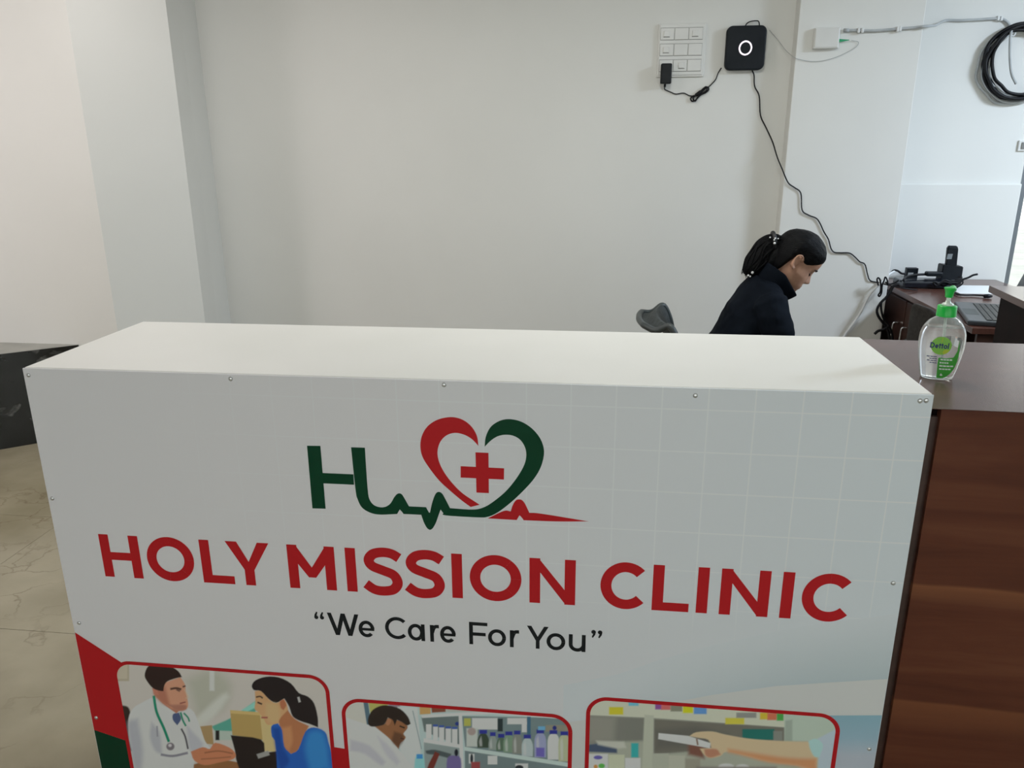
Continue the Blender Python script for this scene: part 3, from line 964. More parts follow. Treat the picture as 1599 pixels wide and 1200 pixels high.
p.rect(1090, 246, 1212, 285, (176, 184, 184), 4); p.rect(1180, 270, 1212, 335, (170, 178, 178), 4)
p.rect(1214, 238, 1236, 350, (58, 88, 108), 3)
p.rect(1330, 290, 1500, 330, (120, 116, 104), 6)
for i, (bx, bw, bh) in enumerate([(600, 34, 78), (642, 30, 86), (680, 32, 90), (722, 34, 92), (762, 34, 98)]):
    y1_ = 375 + i * 9
    p.rect(bx - bw / 2, y1_ - bh, bx + bw / 2, y1_, (186, 192, 190), 3)
    p.rect(bx - bw / 2, y1_ - bh - 12, bx + bw / 2, y1_ - bh + 2, (56, 76, 136) if i != 0 else (180, 186, 186), 3)
p.disc(778, 282, 14, 12, (40, 52, 110), 4)
p.poly([(568, 372), (802, 412), (803, 436), (568, 398)], (184, 194, 190), 3, False)
p.disc(588, 406, 20, 26, (176, 190, 188), 5)
p.poly([(570, 398), (803, 436), (815, 900), (580, 900)], (120, 130, 130), 4, False)
p.rect(835, 310, 905, 425, (160, 164, 160), 6); p.disc(868, 330, 26, 24, (140, 126, 122), 6)
bot = [(940, 36, 320, 432, (52, 62, 52)), (1000, 26, 335, 445, (120, 128, 124)), (1052, 30, 345, 452, (74, 92, 76)), (1100, 34, 330, 462, (104, 124, 106)), (1152, 30, 325, 470, (112, 114, 108)),
       (1215, 34, 350, 486, (150, 160, 162)), (1296, 36, 318, 492, (128, 132, 160)), (1378, 36, 322, 506, (170, 176, 178)), (1446, 36, 330, 518, (150, 154, 128))]
for bx, bw, y0_, y1_, c in bot:
    p.poly([(bx - bw, y1_), (bx - bw, y0_ + 62), (bx - bw * .4, y0_ + 22), (bx + bw * .4, y0_ + 22), (bx + bw, y0_ + 62), (bx + bw, y1_)], c, 4)
    p.poly([(bx - bw * .6, y1_ - 10), (bx - bw * .7, y0_ + 70), (bx - bw * .35, y0_ + 40), (bx - bw * .2, y0_ + 80), (bx - bw * .2, y1_ - 10)], (196, 202, 202), 6, a=.55)
    p.rect(bx - bw * .66, y0_, bx + bw * .66, y0_ + 24, (44, 48, 122), 4)
p.rect(1282, 298, 1326, 322, (92, 140, 190), 3)
p.disc(1385, 308, 13, 14, (40, 46, 110), 4)
p.poly([(1270, 430), (1322, 432), (1322, 490), (1270, 485)], (92, 84, 150), 5, False)
p.poly([(820, 425), (1500, 530), (1500, 556), (820, 450)], (158, 172, 168), 3, False)
p.poly([(825, 450), (1500, 556), (1500, 900), (830, 900)], (96, 108, 110), 4, False)
p.poly([(786, 222), (808, 222), (828, 900), (803, 900)], (186, 196, 192), 3, False)
p.poly([(580, 450), (640, 444), (740, 470), (735, 500), (650, 478), (590, 470)], (66, 74, 76), 6)
p.poly([(590, 560), (640, 455), (668, 470), (640, 540), (615, 600)], (98, 46, 40), 5)
p.poly([(715, 500), (760, 480), (800, 500), (802, 620), (712, 620)], (96, 86, 128), 6)
p.disc(772, 462, 12, 22, (30, 32, 40), 5)
p.rect(850, 470, 885, 530, (176, 180, 178), 4); p.disc(868, 500, 9, 30, (34, 40, 46), 4)
p.rect(968, 482, 1028, 536, (190, 194, 190), 3)
p.rect(865, 520, 920, 620, (128, 60, 62), 6)
p.rect(1140, 530, 1220, 640, (176, 180, 178), 4); p.disc(1165, 556, 26, 16, (36, 40, 44), 4)
p.poly([(515, 500), (540, 470), (572, 500), (580, 700), (505, 700)], (120, 168, 196), 5); p.rect(524, 472, 562, 500, (60, 120, 190), 4)
p.poly([(50, 232), (110, 252), (215, 286), (275, 302), (345, 362), (412, 442), (470, 520), (510, 620), (520, 1100), (50, 1100)], (178, 178, 184), 4)
p.poly([(110, 380), (230, 420), (330, 520), (300, 540), (200, 470), (110, 450)], (150, 148, 158), 14, a=.7)
p.poly([(280, 360), (360, 430), (420, 520), (400, 540), (330, 470)], (154, 152, 162), 14, a=.6)
p.poly([(325, 282), (345, 246), (382, 254), (420, 264), (462, 288), (466, 312), (442, 344), (456, 366), (442, 388), (422, 404), (412, 440), (380, 402), (345, 366), (295, 325), (262, 298)], (124, 84, 58), 4)
p.poly([(385, 330), (440, 350), (440, 390), (412, 430), (370, 390)], (78, 54, 42), 12, a=.8)
p.poly([(330, 262), (352, 246), (366, 262), (352, 290), (336, 288)], (146, 102, 76), 4)
p.line([(418, 296), (450, 308)], 9, (42, 32, 28), 3); p.line([(424, 372), (446, 378)], 7, (66, 40, 36), 3)
p.poly([(222, 282), (224, 240), (250, 196), (300, 170), (350, 168), (422, 190), (470, 238), (487, 282), (464, 292), (432, 272), (402, 258), (388, 292), (374, 258), (345, 244), (326, 282), (300, 294), (245, 300)], (42, 34, 30), 4)
p.build('laboratory_photo', 0.040, 3)

# photo 3: hand taking a box from a pharmacy shelf
p = Painter(-0.0080, 0.4910, 0.130, 0.4930, 0.0013, (900, 1060), 3.198, (140, 142, 130), 158)
p.poly([(60, 180), (345, 195), (338, 310), (200, 316), (60, 330)], (104, 104, 98), 10, False)
p.poly([(60, 185), (200, 190), (190, 310), (60, 320)], (126, 124, 116), 25, False, .8)
p.poly([(388, 200), (1045, 242), (1045, 335), (900, 335), (388, 380)], (96, 93, 86), 8, False)
p.poly([(400, 260), (600, 240), (760, 280), (700, 330), (400, 350)], (78, 76, 74), 25, False, .6)
p.poly([(60, 80), (1080, 120), (1080, 205), (1042, 243), (390, 196), (60, 182)], (166, 167, 153), 4, False)
p.poly([(342, 180), (388, 184), (378, 700), (318, 700)], (152, 154, 141), 5, False)
p.poly([(1040, 150), (1320, 200), (1320, 700), (1190, 700), (1165, 312), (1040, 312)], (150, 161, 150), 6, False)
p.poly([(1045, 210), (1080, 205), (1080, 330), (1040, 330)], (132, 142, 132), 6, False)
for q, c in (((165, 142, 236, 180), (192, 162, 48)), ((745, 196, 840, 228), (188, 162, 62)), ((262, 100, 312, 136), (92, 152, 182)), ((395, 110, 430, 154), (120, 70, 130)), ((425, 115, 472, 156), (190, 90, 90)),
             ((472, 120, 530, 164), (110, 110, 96)), ((533, 125, 584, 172), (204, 184, 36)), ((588, 130, 652, 177), (82, 122, 182)), ((800, 170, 900, 196), (120, 120, 116)), ((918, 170, 960, 204), (200, 150, 50)),
             ((955, 172, 1002, 207), (192, 96, 72)), ((1002, 174, 1036, 210), (62, 132, 62)), ((830, 252, 990, 306), (36, 92, 86)), ((985, 262, 1030, 310), (110, 112, 106))):
    p.rect(*q, c, 4)
p.poly([(60, 330), (120, 322), (205, 344), (205, 372), (60, 366)], (62, 72, 92), 6, False)
p.poly([(100, 310), (240, 315), (250, 345), (205, 350), (110, 330)], (160, 160, 152), 8, False)
p.rect(60, 376, 160, 620, (186, 183, 172), 3); p.rect(162, 380, 242, 620, (164, 166, 146), 4); p.rect(245, 396, 322, 620, (182, 181, 171), 3)
p.rect(275, 322, 312, 394, (52, 142, 142), 5); p.disc(110, 394, 22, 10, (86, 80, 140), 4); p.disc(128, 436, 16, 12, (80, 150, 70), 4); p.disc(98, 440, 10, 10, (190, 120, 60), 4)
p.rect(380, 374, 462, 640, (146, 148, 136), 5); p.rect(462, 384, 545, 640, (152, 152, 140), 5); p.rect(545, 400, 620, 640, (128, 124, 112), 7)
p.poly([(560, 300), (640, 340), (640, 400), (560, 380)], (104, 70, 60), 14)
p.disc(750, 440, 40, 16, (186, 184, 172), 6); p.disc(830, 442, 34, 14, (184, 182, 172), 6)
p.rect(600, 440, 1000, 640, (112, 104, 100), 10)
skin, skin_d = (206, 152, 124), (172, 114, 78)
p.poly([(565, 288), (600, 268), (680, 264), (740, 278), (850, 298), (960, 308), (1100, 314), (1172, 320), (1190, 372), (1205, 410), (1196, 470), (1100, 436), (960, 418), (850, 388), (752, 366), (722, 386), (672, 397), (640, 382), (618, 350), (675, 345), (660, 306), (610, 296)], skin, 4)
p.poly([(760, 352), (900, 374), (1060, 396), (1200, 400), (1200, 470), (1100, 436), (960, 418), (850, 388), (760, 368)], skin_d, 16, a=.85)
p.poly([(640, 352), (700, 352), (722, 380), (672, 395), (646, 382)], (150, 94, 76), 7, a=.8)
p.poly([(412, 272), (560, 286), (672, 322), (668, 348), (600, 336), (410, 302)], (208, 206, 198), 3, False)
p.line([(602, 300), (608, 332)], 8, (110, 86, 74), 3)
p.poly([(1205, 300), (1320, 240), (1320, 700), (1194, 700), (1210, 400)], (150, 161, 171), 6, False)
p.poly([(1160, 312), (1195, 300), (1226, 318), (1232, 345), (1214, 392), (1188, 388), (1168, 350)], (142, 192, 172), 5)
p.build('pharmacy_photo', 0.040, 3)

# screws around the front sheet
bm = bmesh.new()
bmesh.ops.create_uvsphere(bm, u_segments=12, v_segments=8, radius=0.0045)
for v in bm.verts:
    v.co.y *= 0.5
sm = bpy.data.meshes.new('screw')
bm.to_mesh(sm); bm.free()
sm.materials.append(M_screw)
sm.polygons.foreach_set('use_smooth', [True] * len(sm.polygons))
inv = wloc(front).inverted()
for x, z in ((-1.128, 1.155), (-0.707, 1.160), (-0.291, 1.161), (0.167, 1.155), (0.559, 1.159), (0.549, 1.158), (-1.129, 0.887), (-1.123, 0.588), (-1.126, 0.337), (0.552, 0.799), (0.556, 0.42)):
    s = bpy.data.objects.new('screw', sm)
    s.location = inv @ Vector((x, YF - 0.0006, z))
    link(s, front)

# ------------------------------------------------------------------ wooden counter unit at the right
wc = empty('wooden_counter', (0.593, 1.376, 0), math.radians(-2.2))
tag(wc, 'brown laminate counter unit standing beside the white printed counter', 'counter')
Mw = wloc(wc)


def lbox(name, x0, x1, y0, y1, z0, z1, mat, parent, M, bev=0.0):
    return box(name, x0, x1, y0, y1, z0, z1, mat, parent, bev, M)


lbox('top', -0.018, 1.05, 0.018, 0.515, 1.122, 1.1388, M_wood_dark, wc, Mw)
lbox('top_laminate', -0.0185, 1.05, 0.0, 0.5155, 1.1388, 1.140, M_wood_top, wc, Mw)
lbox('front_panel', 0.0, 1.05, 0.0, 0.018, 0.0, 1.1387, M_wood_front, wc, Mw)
lbox('gap_shade_strip', -0.0195, 0.0, 0.010, 0.020, 0.0, 1.1215, M_desk_side, wc, Mw)  # dark strip added in the gap to shut out light and read as shade
lbox('side_panel', -0.0135, 0.0, 0.022, 0.505, 0.0, 1.1215, M_wood_dark, wc, Mw)
lbox('side_panel', 1.03, 1.048, 0.02, 0.505, 0.0, 1.1215, M_wood_dark, wc, Mw)
lbox('shelf', 0.001, 1.03, 0.02, 0.50, 0.55, 0.568, M_wood_dark, wc, Mw)

# taller wooden return cabinet further back at the right edge
rt = empty('wooden_cabinet', (1.95, 2.95, 0), math.radians(-3))
tag(rt, 'dark brown cabinet with overhanging top at the right edge, in front of the laptop', 'cabinet')
c0 = atz(1545, 446, 1.0)
Mr = Matrix.Translation((c0.x, c0.y, 0)) @ Matrix.Rotation(math.radians(-4.5), 4, 'Z')
lbox('top', 0.0, 0.85, -1.0, 0.0, 0.972, 1.0, M_desk, rt, Mr, 0.002)
lbox('side_panel', 0.034, 0.054, -0.97, -0.05, 0.0, 0.972, M_wood_dark, rt, Mr)
lbox('side_panel', 0.78, 0.80, -0.97, -0.05, 0.0, 0.972, M_wood_dark, rt, Mr)
lbox('back_panel', 0.054, 0.78, -0.07, -0.05, 0.0, 0.972, M_wood_dark, rt, Mr)
lbox('door', 0.056, 0.416, -0.988, -0.97, 0.06, 0.965, M_desk_side, rt, Mr)
lbox('door', 0.42, 0.778, -0.988, -0.97, 0.06, 0.965, M_desk_side, rt, Mr)

# ------------------------------------------------------------------ hand sanitiser bottle
M_pet = new_mat('clear_bottle', (0.97, 0.99, 0.98), 0.03)
M_pet.node_tree.nodes['Principled BSDF'].inputs['Transmission Weight'].default_value = 0.86
M_pet.node_tree.nodes['Principled BSDF'].inputs['IOR'].default_value = 1.38
M_pumpgreen = new_mat('green_pump_plastic', (0.01, 0.50, 0.06), 0.3)
M_stem = new_mat('clear_pump_stem', (0.75, 0.85, 0.78), 0.25)
M_lgreen = new_mat('label_bright_green', (0.20, 0.50, 0.05), 0.4)
M_dgreen = new_mat('label_green', (0.05, 0.36, 0.04), 0.4)
M_lime = new_mat('label_lime', (0.42, 0.52, 0.02), 0.4)
M_navy = new_mat('label_navy', (0.006, 0.02, 0.13), 0.4)
M_lwhite = new_mat('label_white', (0.72, 0.78, 0.74), 0.4)
bz = 1.1405
bpos = atz(1462, 590, 1.14)
bpos.z = bz
bo = empty('sanitiser_bottle', bpos, math.radians(-14))
bo.matrix_basis = bo.matrix_basis @ Matrix.Diagonal((1, 1, 0.965, 1))
tag(bo, 'clear hand sanitiser pump bottle with green pump and label on wooden counter', 'bottle')
BS, BV = 0.84, 0.965
PR = [(0.000, 0.0315, 0.62), (0.002, 0.0345, 0.62), (0.006, 0.0360, 0.62), (0.02, 0.0400, 0.60), (0.04, 0.0445, 0.57), (0.06, 0.0478, 0.55), (0.078, 0.0490, 0.54), (0.092, 0.0480, 0.54),
      (0.104, 0.0440, 0.55), (0.113, 0.0385, 0.58), (0.120, 0.0315, 0.64), (0.1245, 0.0240, 0.76), (0.128, 0.0175, 0.95), (0.131, 0.0160, 1.0), (0.138, 0.0160, 1.0)]
zs_, ws_, rs_ = [q[0] for q in PR], [q[1] * BS for q in PR], [q[2] for q in PR]


def bottle_ring(z, shrink=0.0, n=48):
    w_ = float(np.interp(z, zs_, ws_)) - shrink
    d_ = float(np.interp(z, zs_, ws_)) * float(np.interp(z, zs_, rs_)) - shrink
    e_ = 2.0 / 2.3
    out = []
    for k in range(n):
        a = 2 * math.pi * k / n
        c_, s_ = math.cos(a), math.sin(a)
        out.append(Vector((math.copysign(abs(c_) ** e_, c_) * w_, math.copysign(abs(s_) ** e_, s_) * d_, z)))
    return out


def bottle_front(x, z, off):
    w_ = float(np.interp(z, zs_, ws_)); d_ = w_ * float(np.interp(z, zs_, rs_))
    t = min(0.98, abs(x) / w_)
    return Vector((x, -d_ * (1 - t ** 2.3) ** (1 / 2.3) - off, z))


zl = np.concatenate([np.linspace(0, 0.006, 5), np.linspace(0.01, 0.105, 24), np.linspace(0.107, 0.138, 20)])
vs, fs = loft([bottle_ring(z) for z in zl])
ZL = 0.107     # liquid level
zi = np.concatenate([[ZL], np.linspace(ZL + 0.001, 0.136, 16)])
vi, fi = loft([bottle_ring(z, 0.0016) for z in zi])
o_ = len(vs)
body = mesh('body', vs + vi, fs + [tuple(i + o_ for i in reversed(f)) for f in fi], M_pet, bo, True, local=True)
lath = lambda name, prof, mat, n=36: lathe(name, prof, (0, 0, 0), mat, bo, n)


def local_lathe(name, prof, mat, parent, n=36):
    rings = [[Vector((r * math.cos(2 * math.pi * k / n), r * math.sin(2 * math.pi * k / n), z)) for k in range(n)] for r, z in prof]
    v_, f_ = loft(rings)
    v_ = [Vector((q.x * 0.86, q.y * 0.86, q.z)) for q in v_]
    return mesh(name, v_, f_, mat, parent, True, local=True)


cap = local_lathe('cap', [(0.0190, 0.1285), (0.0203, 0.1290), (0.0203, 0.1300), (0.0200, 0.1490), (0.0192, 0.1500), (0.012, 0.1502)], M_pumpgreen, bo)
local_lathe('collar', [(0.0125, 0.1500), (0.0122, 0.1530), (0.0095, 0.1550), (0.0062, 0.1560), (0.0050, 0.1600)], M_stem, bo)
local_lathe('stem', [(0.0046, 0.1590), (0.0046, 0.1680)], M_stem, bo, 20)
pump = local_lathe('pump_head', [(0.0068, 0.1665), (0.0078, 0.1670), (0.0090, 0.1760), (0.0105, 0.1815), (0.0122, 0.1840), (0.0122, 0.1858), (0.0100, 0.1864)], M_pumpgreen, bo)
# nozzle points away from the camera, up the counter
tv, tf = tube_data(catmull([Vector((0, 0.004, 0.180)), Vector((0.006, 0.020, 0.182)), Vector((0.011, 0.034, 0.180)), Vector((0.0125, 0.038, 0.175))], 4), 0.0048, 12)
mesh('nozzle', tv, tf, M_pumpgreen, pump, True, local=True)
tv, tf = tube_data([Vector((0, 0, 0.136)), Vector((0.001, 0.001, 0.10)), Vector((0.004, 0.002, 0.01))], 0.0028, 10)
mesh('dip_tube', tv, tf, M_stem, bo, True, local=True)


def on_bottle(name, polys, mat, off, parent, sub=True):
    vs, fs = [], []
    for q in polys:
        bmq = bmesh.new()
        f_ = bmq.faces.new([bmq.verts.new((a, 0, c)) for a, c in q])
        for _ in range(2 if sub else 0):
            bmesh.ops.triangulate(bmq, faces=bmq.faces[:])
            bmesh.ops.subdivide_edges(bmq, edges=[e for e in bmq.edges if e.calc_length() > 0.004], cuts=1)
        bmq.verts.index_update()
        o = len(vs)
        vs += [bottle_front(v.co.x * (BS if name in ('label_roundel', 'label_lime_patch', 'label_gleam', 'label_word') else 1), v.co.z, off) for v in bmq.verts]
        fs += [tuple(v.index + o for v in f.verts) for f in bmq.faces]
        bmq.free()
    return mesh(name, vs, fs, mat, parent, False, local=True)


BQ = lambda x, y: ((x - (377 + 0.178 * (1085 - y))) * 0.000175 + 0.001, (1085 - y) * 0.000190)
leaf = [(390, 835), (470, 838), (540, 825), (580, 760), (596, 700), (606, 640), (606, 720), (596, 800), (575, 880), (545, 950), (500, 1010), (455, 1048), (420, 1062), (362, 1062), (370, 980), (378, 900)]
lf = on_bottle('label_leaf', [[BQ(*q) for q in leaf]], M_dgreen, 0.0004, body)
ci = on_bottle('label_roundel', [[(-0.0035 + 0.0213 * math.cos(a), 0.0722 + 0.0185 * math.sin(a)) for a in np.linspace(0, 2 * math.pi, 40)[:-1]]], M_lgreen, 0.0007, body)
on_bottle('label_lime_patch', [[(0.000, 0.058), (0.002, 0.0632), (0.0075, 0.0655), (0.0145, 0.0648), (0.0125, 0.0606), (0.0085, 0.0572), (0.004, 0.0552)]], M_lime, 0.0010, body)
on_bottle('label_gleam', [[(-0.0045, 0.0800), (-0.0025, 0.0805), (-0.0015, 0.0895), (-0.0030, 0.0890)], [(-0.0030, 0.0545), (-0.0018, 0.0545), (-0.0020, 0.064), (-0.0030, 0.064)]], M_lime, 0.0010, body)
word = []
for ch, a, c, z0, z1 in (('D', -0.0262, -0.0170, 0.0668, 0.0780), ('e', -0.0160, -0.0092, 0.0668, 0.0746), ('t', -0.0090, -0.0040, 0.0668, 0.0772), ('t', -0.0040, 0.0010, 0.0668, 0.0772), ('o', 0.0014, 0.0090, 0.0668, 0.0746), ('l', 0.0100, 0.0122, 0.0668, 0.0788)):
    word += glyph(ch, a, c, z0, z1, 0.0022)
on_bottle('label_word', word, M_navy, 0.0013, body, False)
lines = []
for i, (a, c) in enumerate(((275, 380), (300, 380), (275, 378), (300, 376))):
    y_ = 825 + i * 22
    for s in range(3):
        xa = a + (c - a) * s / 3
        lines.append([BQ(xa, y_), BQ(xa + (c - a) / 3 - 6, y_), BQ(xa + (c - a) / 3 - 6, y_ + 9), BQ(xa, y_ + 9)])
on_bottle('label_small_print', lines, M_navy, 0.0006, body, False)
lines = []
for i, (a, c) in enumerate(((410, 530), (400, 492), (396, 540), (392, 512))):
    y_ = 846 + i * 35
    for s in range(4):
        xa = a + (c - a) * s / 4
        lines.append([BQ(xa, y_), BQ(xa + (c - a) / 4 - 5, y_), BQ(xa + (c - a) / 4 - 5, y_ + 15), BQ(xa, y_ + 15)])
lines.append([BQ(*q) for q in ((395, 1030), (410, 1005), (425, 1028), (410, 1036))])
on_bottle('label_white_print', lines, M_lwhite, 0.0008, body, False)

# ------------------------------------------------------------------ wall fittings
def W(px, py, Y=YB, off=0.0):
    v = aty(px, py, Y - off)
    return v


# switch plate with nine modules
a, c = W(1025, 121), W(1104, 36)
sp_ = empty('switch_plate', ((a.x + c.x) / 2, YB, a.z))
tag(sp_, 'white modular switch plate with three rows of switches beside the black router', 'switch plate')
box('backing_box', a.x, c.x, YB - 0.012, YB - 0.0002, a.z, c.z, M_whitepl, sp_, bev=0.003)
x0, x1, z0, z1 = a.x + 0.012, c.x - 0.018, a.z + 0.020, c.z - 0.012
box('front_frame', x0 - 0.004, x1 + 0.006, YB - 0.017, YB - 0.012, z0 - 0.010, z1 + 0.006, M_whitepl, sp_, bev=0.002)
M_gap = new_mat('plate_gap', (0.20, 0.20, 0.19), 0.6)
cw, rh = (x1 - x0) / 3, (z1 - z0) / 3
for i in range(3):
    for j in range(3):
        mx0, mz0 = x0 + i * cw, z0 + j * rh
        box('module_gap', mx0 + 0.001, mx0 + cw - 0.001, YB - 0.0174, YB - 0.017, mz0 + 0.008, mz0 + rh - 0.010, M_gap, sp_)
        md = box('switch_module', mx0 + 0.0022, mx0 + cw - 0.0022, YB - 0.0205, YB - 0.0172, mz0 + 0.0105, mz0 + rh - 0.0125, M_whitepl, sp_, bev=0.001)
        if (i, j) in ((0, 2), (2, 2), (0, 1), (1, 0)):
            w0 = mx0 + cw * (0.25 if i != 1 else 0.4)
            box('rocker', w0, w0 + cw * 0.4, YB - 0.0245, YB - 0.0205, mz0 + rh * 0.32, mz0 + rh * 0.68, M_whitepl, md, bev=0.0015)
            box('rocker_slot', w0 - 0.002, w0 + cw * 0.4 + 0.002, YB - 0.0207, YB - 0.0205, mz0 + rh * 0.27, mz0 + rh * 0.31, M_gap, md)

# plug-in power adapter
a, c = W(1031.5, 131, YB, 0.05), W(1050, 99, YB, 0.05)
pa = box('power_adapter', a.x, c.x, YB - 0.062, YB - 0.0205, a.z, c.z, M_blackpl, None, bev=0.006, smooth=False)
tag(pa, 'small black power adapter plugged into the bottom left of the switch plate', 'adapter')

# router
a, c = W(1129, 110.5, YB, 0.02), W(1200, 39.5, YB, 0.02)
rc = ((a + c) / 2)
ro = empty('wifi_router', (rc.x, YB, a.z))
tag(ro, 'square black router with a glowing white ring mounted on the back wall', 'router')
hw, hh = (c.x - a.x) / 2 - 0.006, (c.z - a.z) / 2


def rrect(cx, cz, hx, hz, r, n=8):
    out = []
    for sx, sz, a0 in ((1, 1, 0), (-1, 1, 90), (-1, -1, 180), (1, -1, 270)):
        out += arc(cx + sx * (hx - r), cz + sz * (hz - r), r, r, a0, a0 + 90, n)
    return out


def rounded_slab(name, cx, cz, hx, hz, r, y0, y1, mat, parent, bev=0.004):
    rings = []
    for y, ins in ((y0, bev), (y0 - bev * .3, bev * .3), (y0 - bev, 0), (y1 + bev, 0), (y1 + bev * .3, bev * .3), (y1, bev)):
        rings.append([Vector((p_[0], y, p_[1])) for p_ in rrect(cx, cz, hx - ins, hz - ins, r - ins * .5)])
    v_, f_ = loft(rings)
    return mesh(name, v_, f_, mat, parent, False)


rounded_slab('shell', rc.x, rc.z, hw, hh, 0.034, YB - 0.0005, YB - 0.040, M_router, ro, 0.007)
rg = W(1164.5, 75, YB, 0.04)
ring_pts = [Vector((rg.x + 0.0325 * math.cos(t), YB - 0.0403, rg.z + 0.0345 * math.sin(t))) for t in np.linspace(0, 2 * math.pi, 40)[:-1]]
tube('light_ring', ring_pts, 0.0038, M_ring, ro, 1, 8, True)
box('wall_bracket', rc.x - 0.04, rc.x + 0.04, YB - 0.001, YB, rc.z - 0.04, rc.z + 0.04, M_blackpl, ro)

# cords on the back wall
z1_ = lambda lst, Y=YB, off=0.006: [W(x, y, Y, off) for x, y in lst]
cd = empty('adapter_cord', W(1040, 140, YB, 0.01))
tag(cd, 'thin black cord looped and tied between the adapter and the router', 'cord')
multi_tube('cord', [(z1_([(1038.5, 131), (1038.3, 139), (1041, 141), (1048, 144), (1056, 147), (1068, 145.5), (1077, 149.5), (1085, 150)]), 0.0030, False),
                    (z1_([(1105, 138), (1112, 131), (1118, 124), (1122, 114), (1127, 106)]), 0.0030, False)], M_cord, cd)
multi_tube('tied_bundle', [(z1_([(1081, 158), (1079, 154), (1083, 150), (1092, 147), (1100, 140), (1105, 136), (1107, 140), (1102, 145), (1094, 149), (1086, 157)], off=0.010), 0.0042, True),
                           (z1_([(1086, 158), (1083, 153), (1090, 147), (1097, 140), (1103, 135.5), (1104, 141), (1097, 146), (1090, 152)], off=0.014), 0.0042, True),
                           (z1_([(1087, 149), (1095, 143)], off=0.013), 0.010, False), (z1_([(1091, 143), (1093, 146), (1095, 149)], off=0.018), 0.0022, False)], M_cord, cd)
tube('plug_sleeve', z1_([(1039, 130), (1038.5, 136)], off=0.02), 0.006, M_cord, cd, 1)
lp = tube('antenna_lead', z1_([(1164, 41), (1167, 36.5), (1172, 33.8), (1180, 32.5), (1185, 33.5), (1186.5, 40)], off=0.02), 0.0030, M_cord)
tag(lp, 'short black lead arching over the top of the router', 'cord')
YPo = YP - 0.006
rcord = [W(1175, 110, YB, 0.012), W(1178, 118, YB, 0.006), W(1179, 135, YB, 0.006), W(1186, 150, YB, 0.006), W(1188, 180, YB, 0.006), W(1197, 200, YB, 0.008),
         W(1207, 222, YB, 0.04), W(1214, 245, YB, 0.09), W(1221, 262, YP, 0.008)] + [W(x, y, YP, 0.008) for x, y in
         ((1231, 285), (1241, 293), (1251, 302), (1253, 328), (1263, 336), (1275, 341), (1281, 349), (1287, 362), (1294, 374), (1298, 388), (1303, 394), (1312, 395), (1327, 395.5), (1336, 402), (1343, 409), (1351, 413), (1355, 428), (1359, 438), (1371, 441.5))]
rcord += [Vector((1.70, 4.72, 0.775)), Vector((1.80, 4.74, 0.760))]
tag(tube('router_cord', rcord, 0.0036, M_cord, None, 5), 'long thin black cord running from the router down to the desk', 'cord')
tag(tube('fibre_wire', [W(1202, 47, YB, 0.02), W(1215, 62, YB, 0.01), W(1228, 79, YB, 0.05), W(1240, 89, YB, 0.10), W(1250, 93, YP, 0.006), W(1270, 96, YP, 0.006), W(1290, 94, YP, 0.006), W(1312, 87, YP, 0.006), W(1335, 75, YP, 0.006), W(1341, 66, YP, 0.006), W(1330, 63, YP, 0.008)],
         0.0014, M_greycable), 'hair-thin pale wire sagging from the router to the white junction box', 'wire')

# junction box on the pillar
a, c = W(1268, 77, YP), W(1311, 43.5, YP)
jb = empty('junction_box', ((a.x + c.x) / 2, YP, a.z))
tag(jb, 'small white plastic junction box on the pillar under the ceiling cable', 'junction box')
box('case', a.x, c.x, YP - 0.030, YP - 0.0002, a.z, c.z, M_whitepl, jb, bev=0.004)
box('cover', a.x + 0.006, c.x - 0.006, YP - 0.033, YP - 0.030, a.z + 0.006, c.z - 0.006, M_whitepl, jb, bev=0.001)
g = W(1310, 63.5, YP, 0.015)
vs = [(g.x, g.y + s * 0.006, g.z + t * 0.008) for s, t in ((-1, -1), (1, -1), (1, 1), (-1, 1))] + [(g.x + 0.055, g.y + s * 0.002, g.z + 0.002 + t * 0.0015) for s, t in ((-1, -1), (1, -1), (1, 1), (-1, 1))]
mesh('green_connector', vs, [(3, 2, 1, 0), (4, 5, 6, 7), (0, 1, 5, 4), (1, 2, 6, 5), (2, 3, 7, 6), (3, 0, 4, 7)], M_connector, jb)

cb = empty('ceiling_cable', W(1330, 48, YP))
tag(cb, 'grey-white cable clipped along the pillar and recess wall to the coil', 'cable')
cpts = [W(x, y, YP, 0.010) for x, y in ((1319, 47.5), (1340, 47.5), (1365, 48), (1400, 45.5), (1430, 43))] + [W(1447, 41, YP, 0.012), W(1460, 40, 4.95), W(1466, 37, 5.10), W(1478, 32, YR, 0.02)] + \
       [W(x, y, YR, 0.012) for x, y in ((1500, 32), (1530, 30.5), (1556, 29), (1565, 29.5), (1574, 35), (1580, 46))]
tube('cable', cpts, 0.0075, M_greycable, cb, 4)
tube('plug', [W(1318, 47.5, YP, 0.012), W(1326, 47.5, YP, 0.012)], 0.010, M_greycable, cb, 1)
for x, y, Yv in ((1341, 47.5, YP), (1347, 47.5, YP), (1402, 45.5, YP), (1406, 45, YP), (1559, 28.5, YR), (1564, 29, YR)):
    cc = W(x, y, Yv, 0.012)
    box('cable_clip', cc.x - 0.006, cc.x + 0.006, cc.y - 0.010, cc.y + 0.0115, cc.z - 0.013, cc.z + 0.013, M_whitecable, cb, bev=0.002)

coil = empty('cable_coil', W(1590, 150, YR))
tag(coil, 'thick coil of black and grey cable hanging on the recess wall', 'cable coil')
cc = W(1592, 98, YR, 0.03)


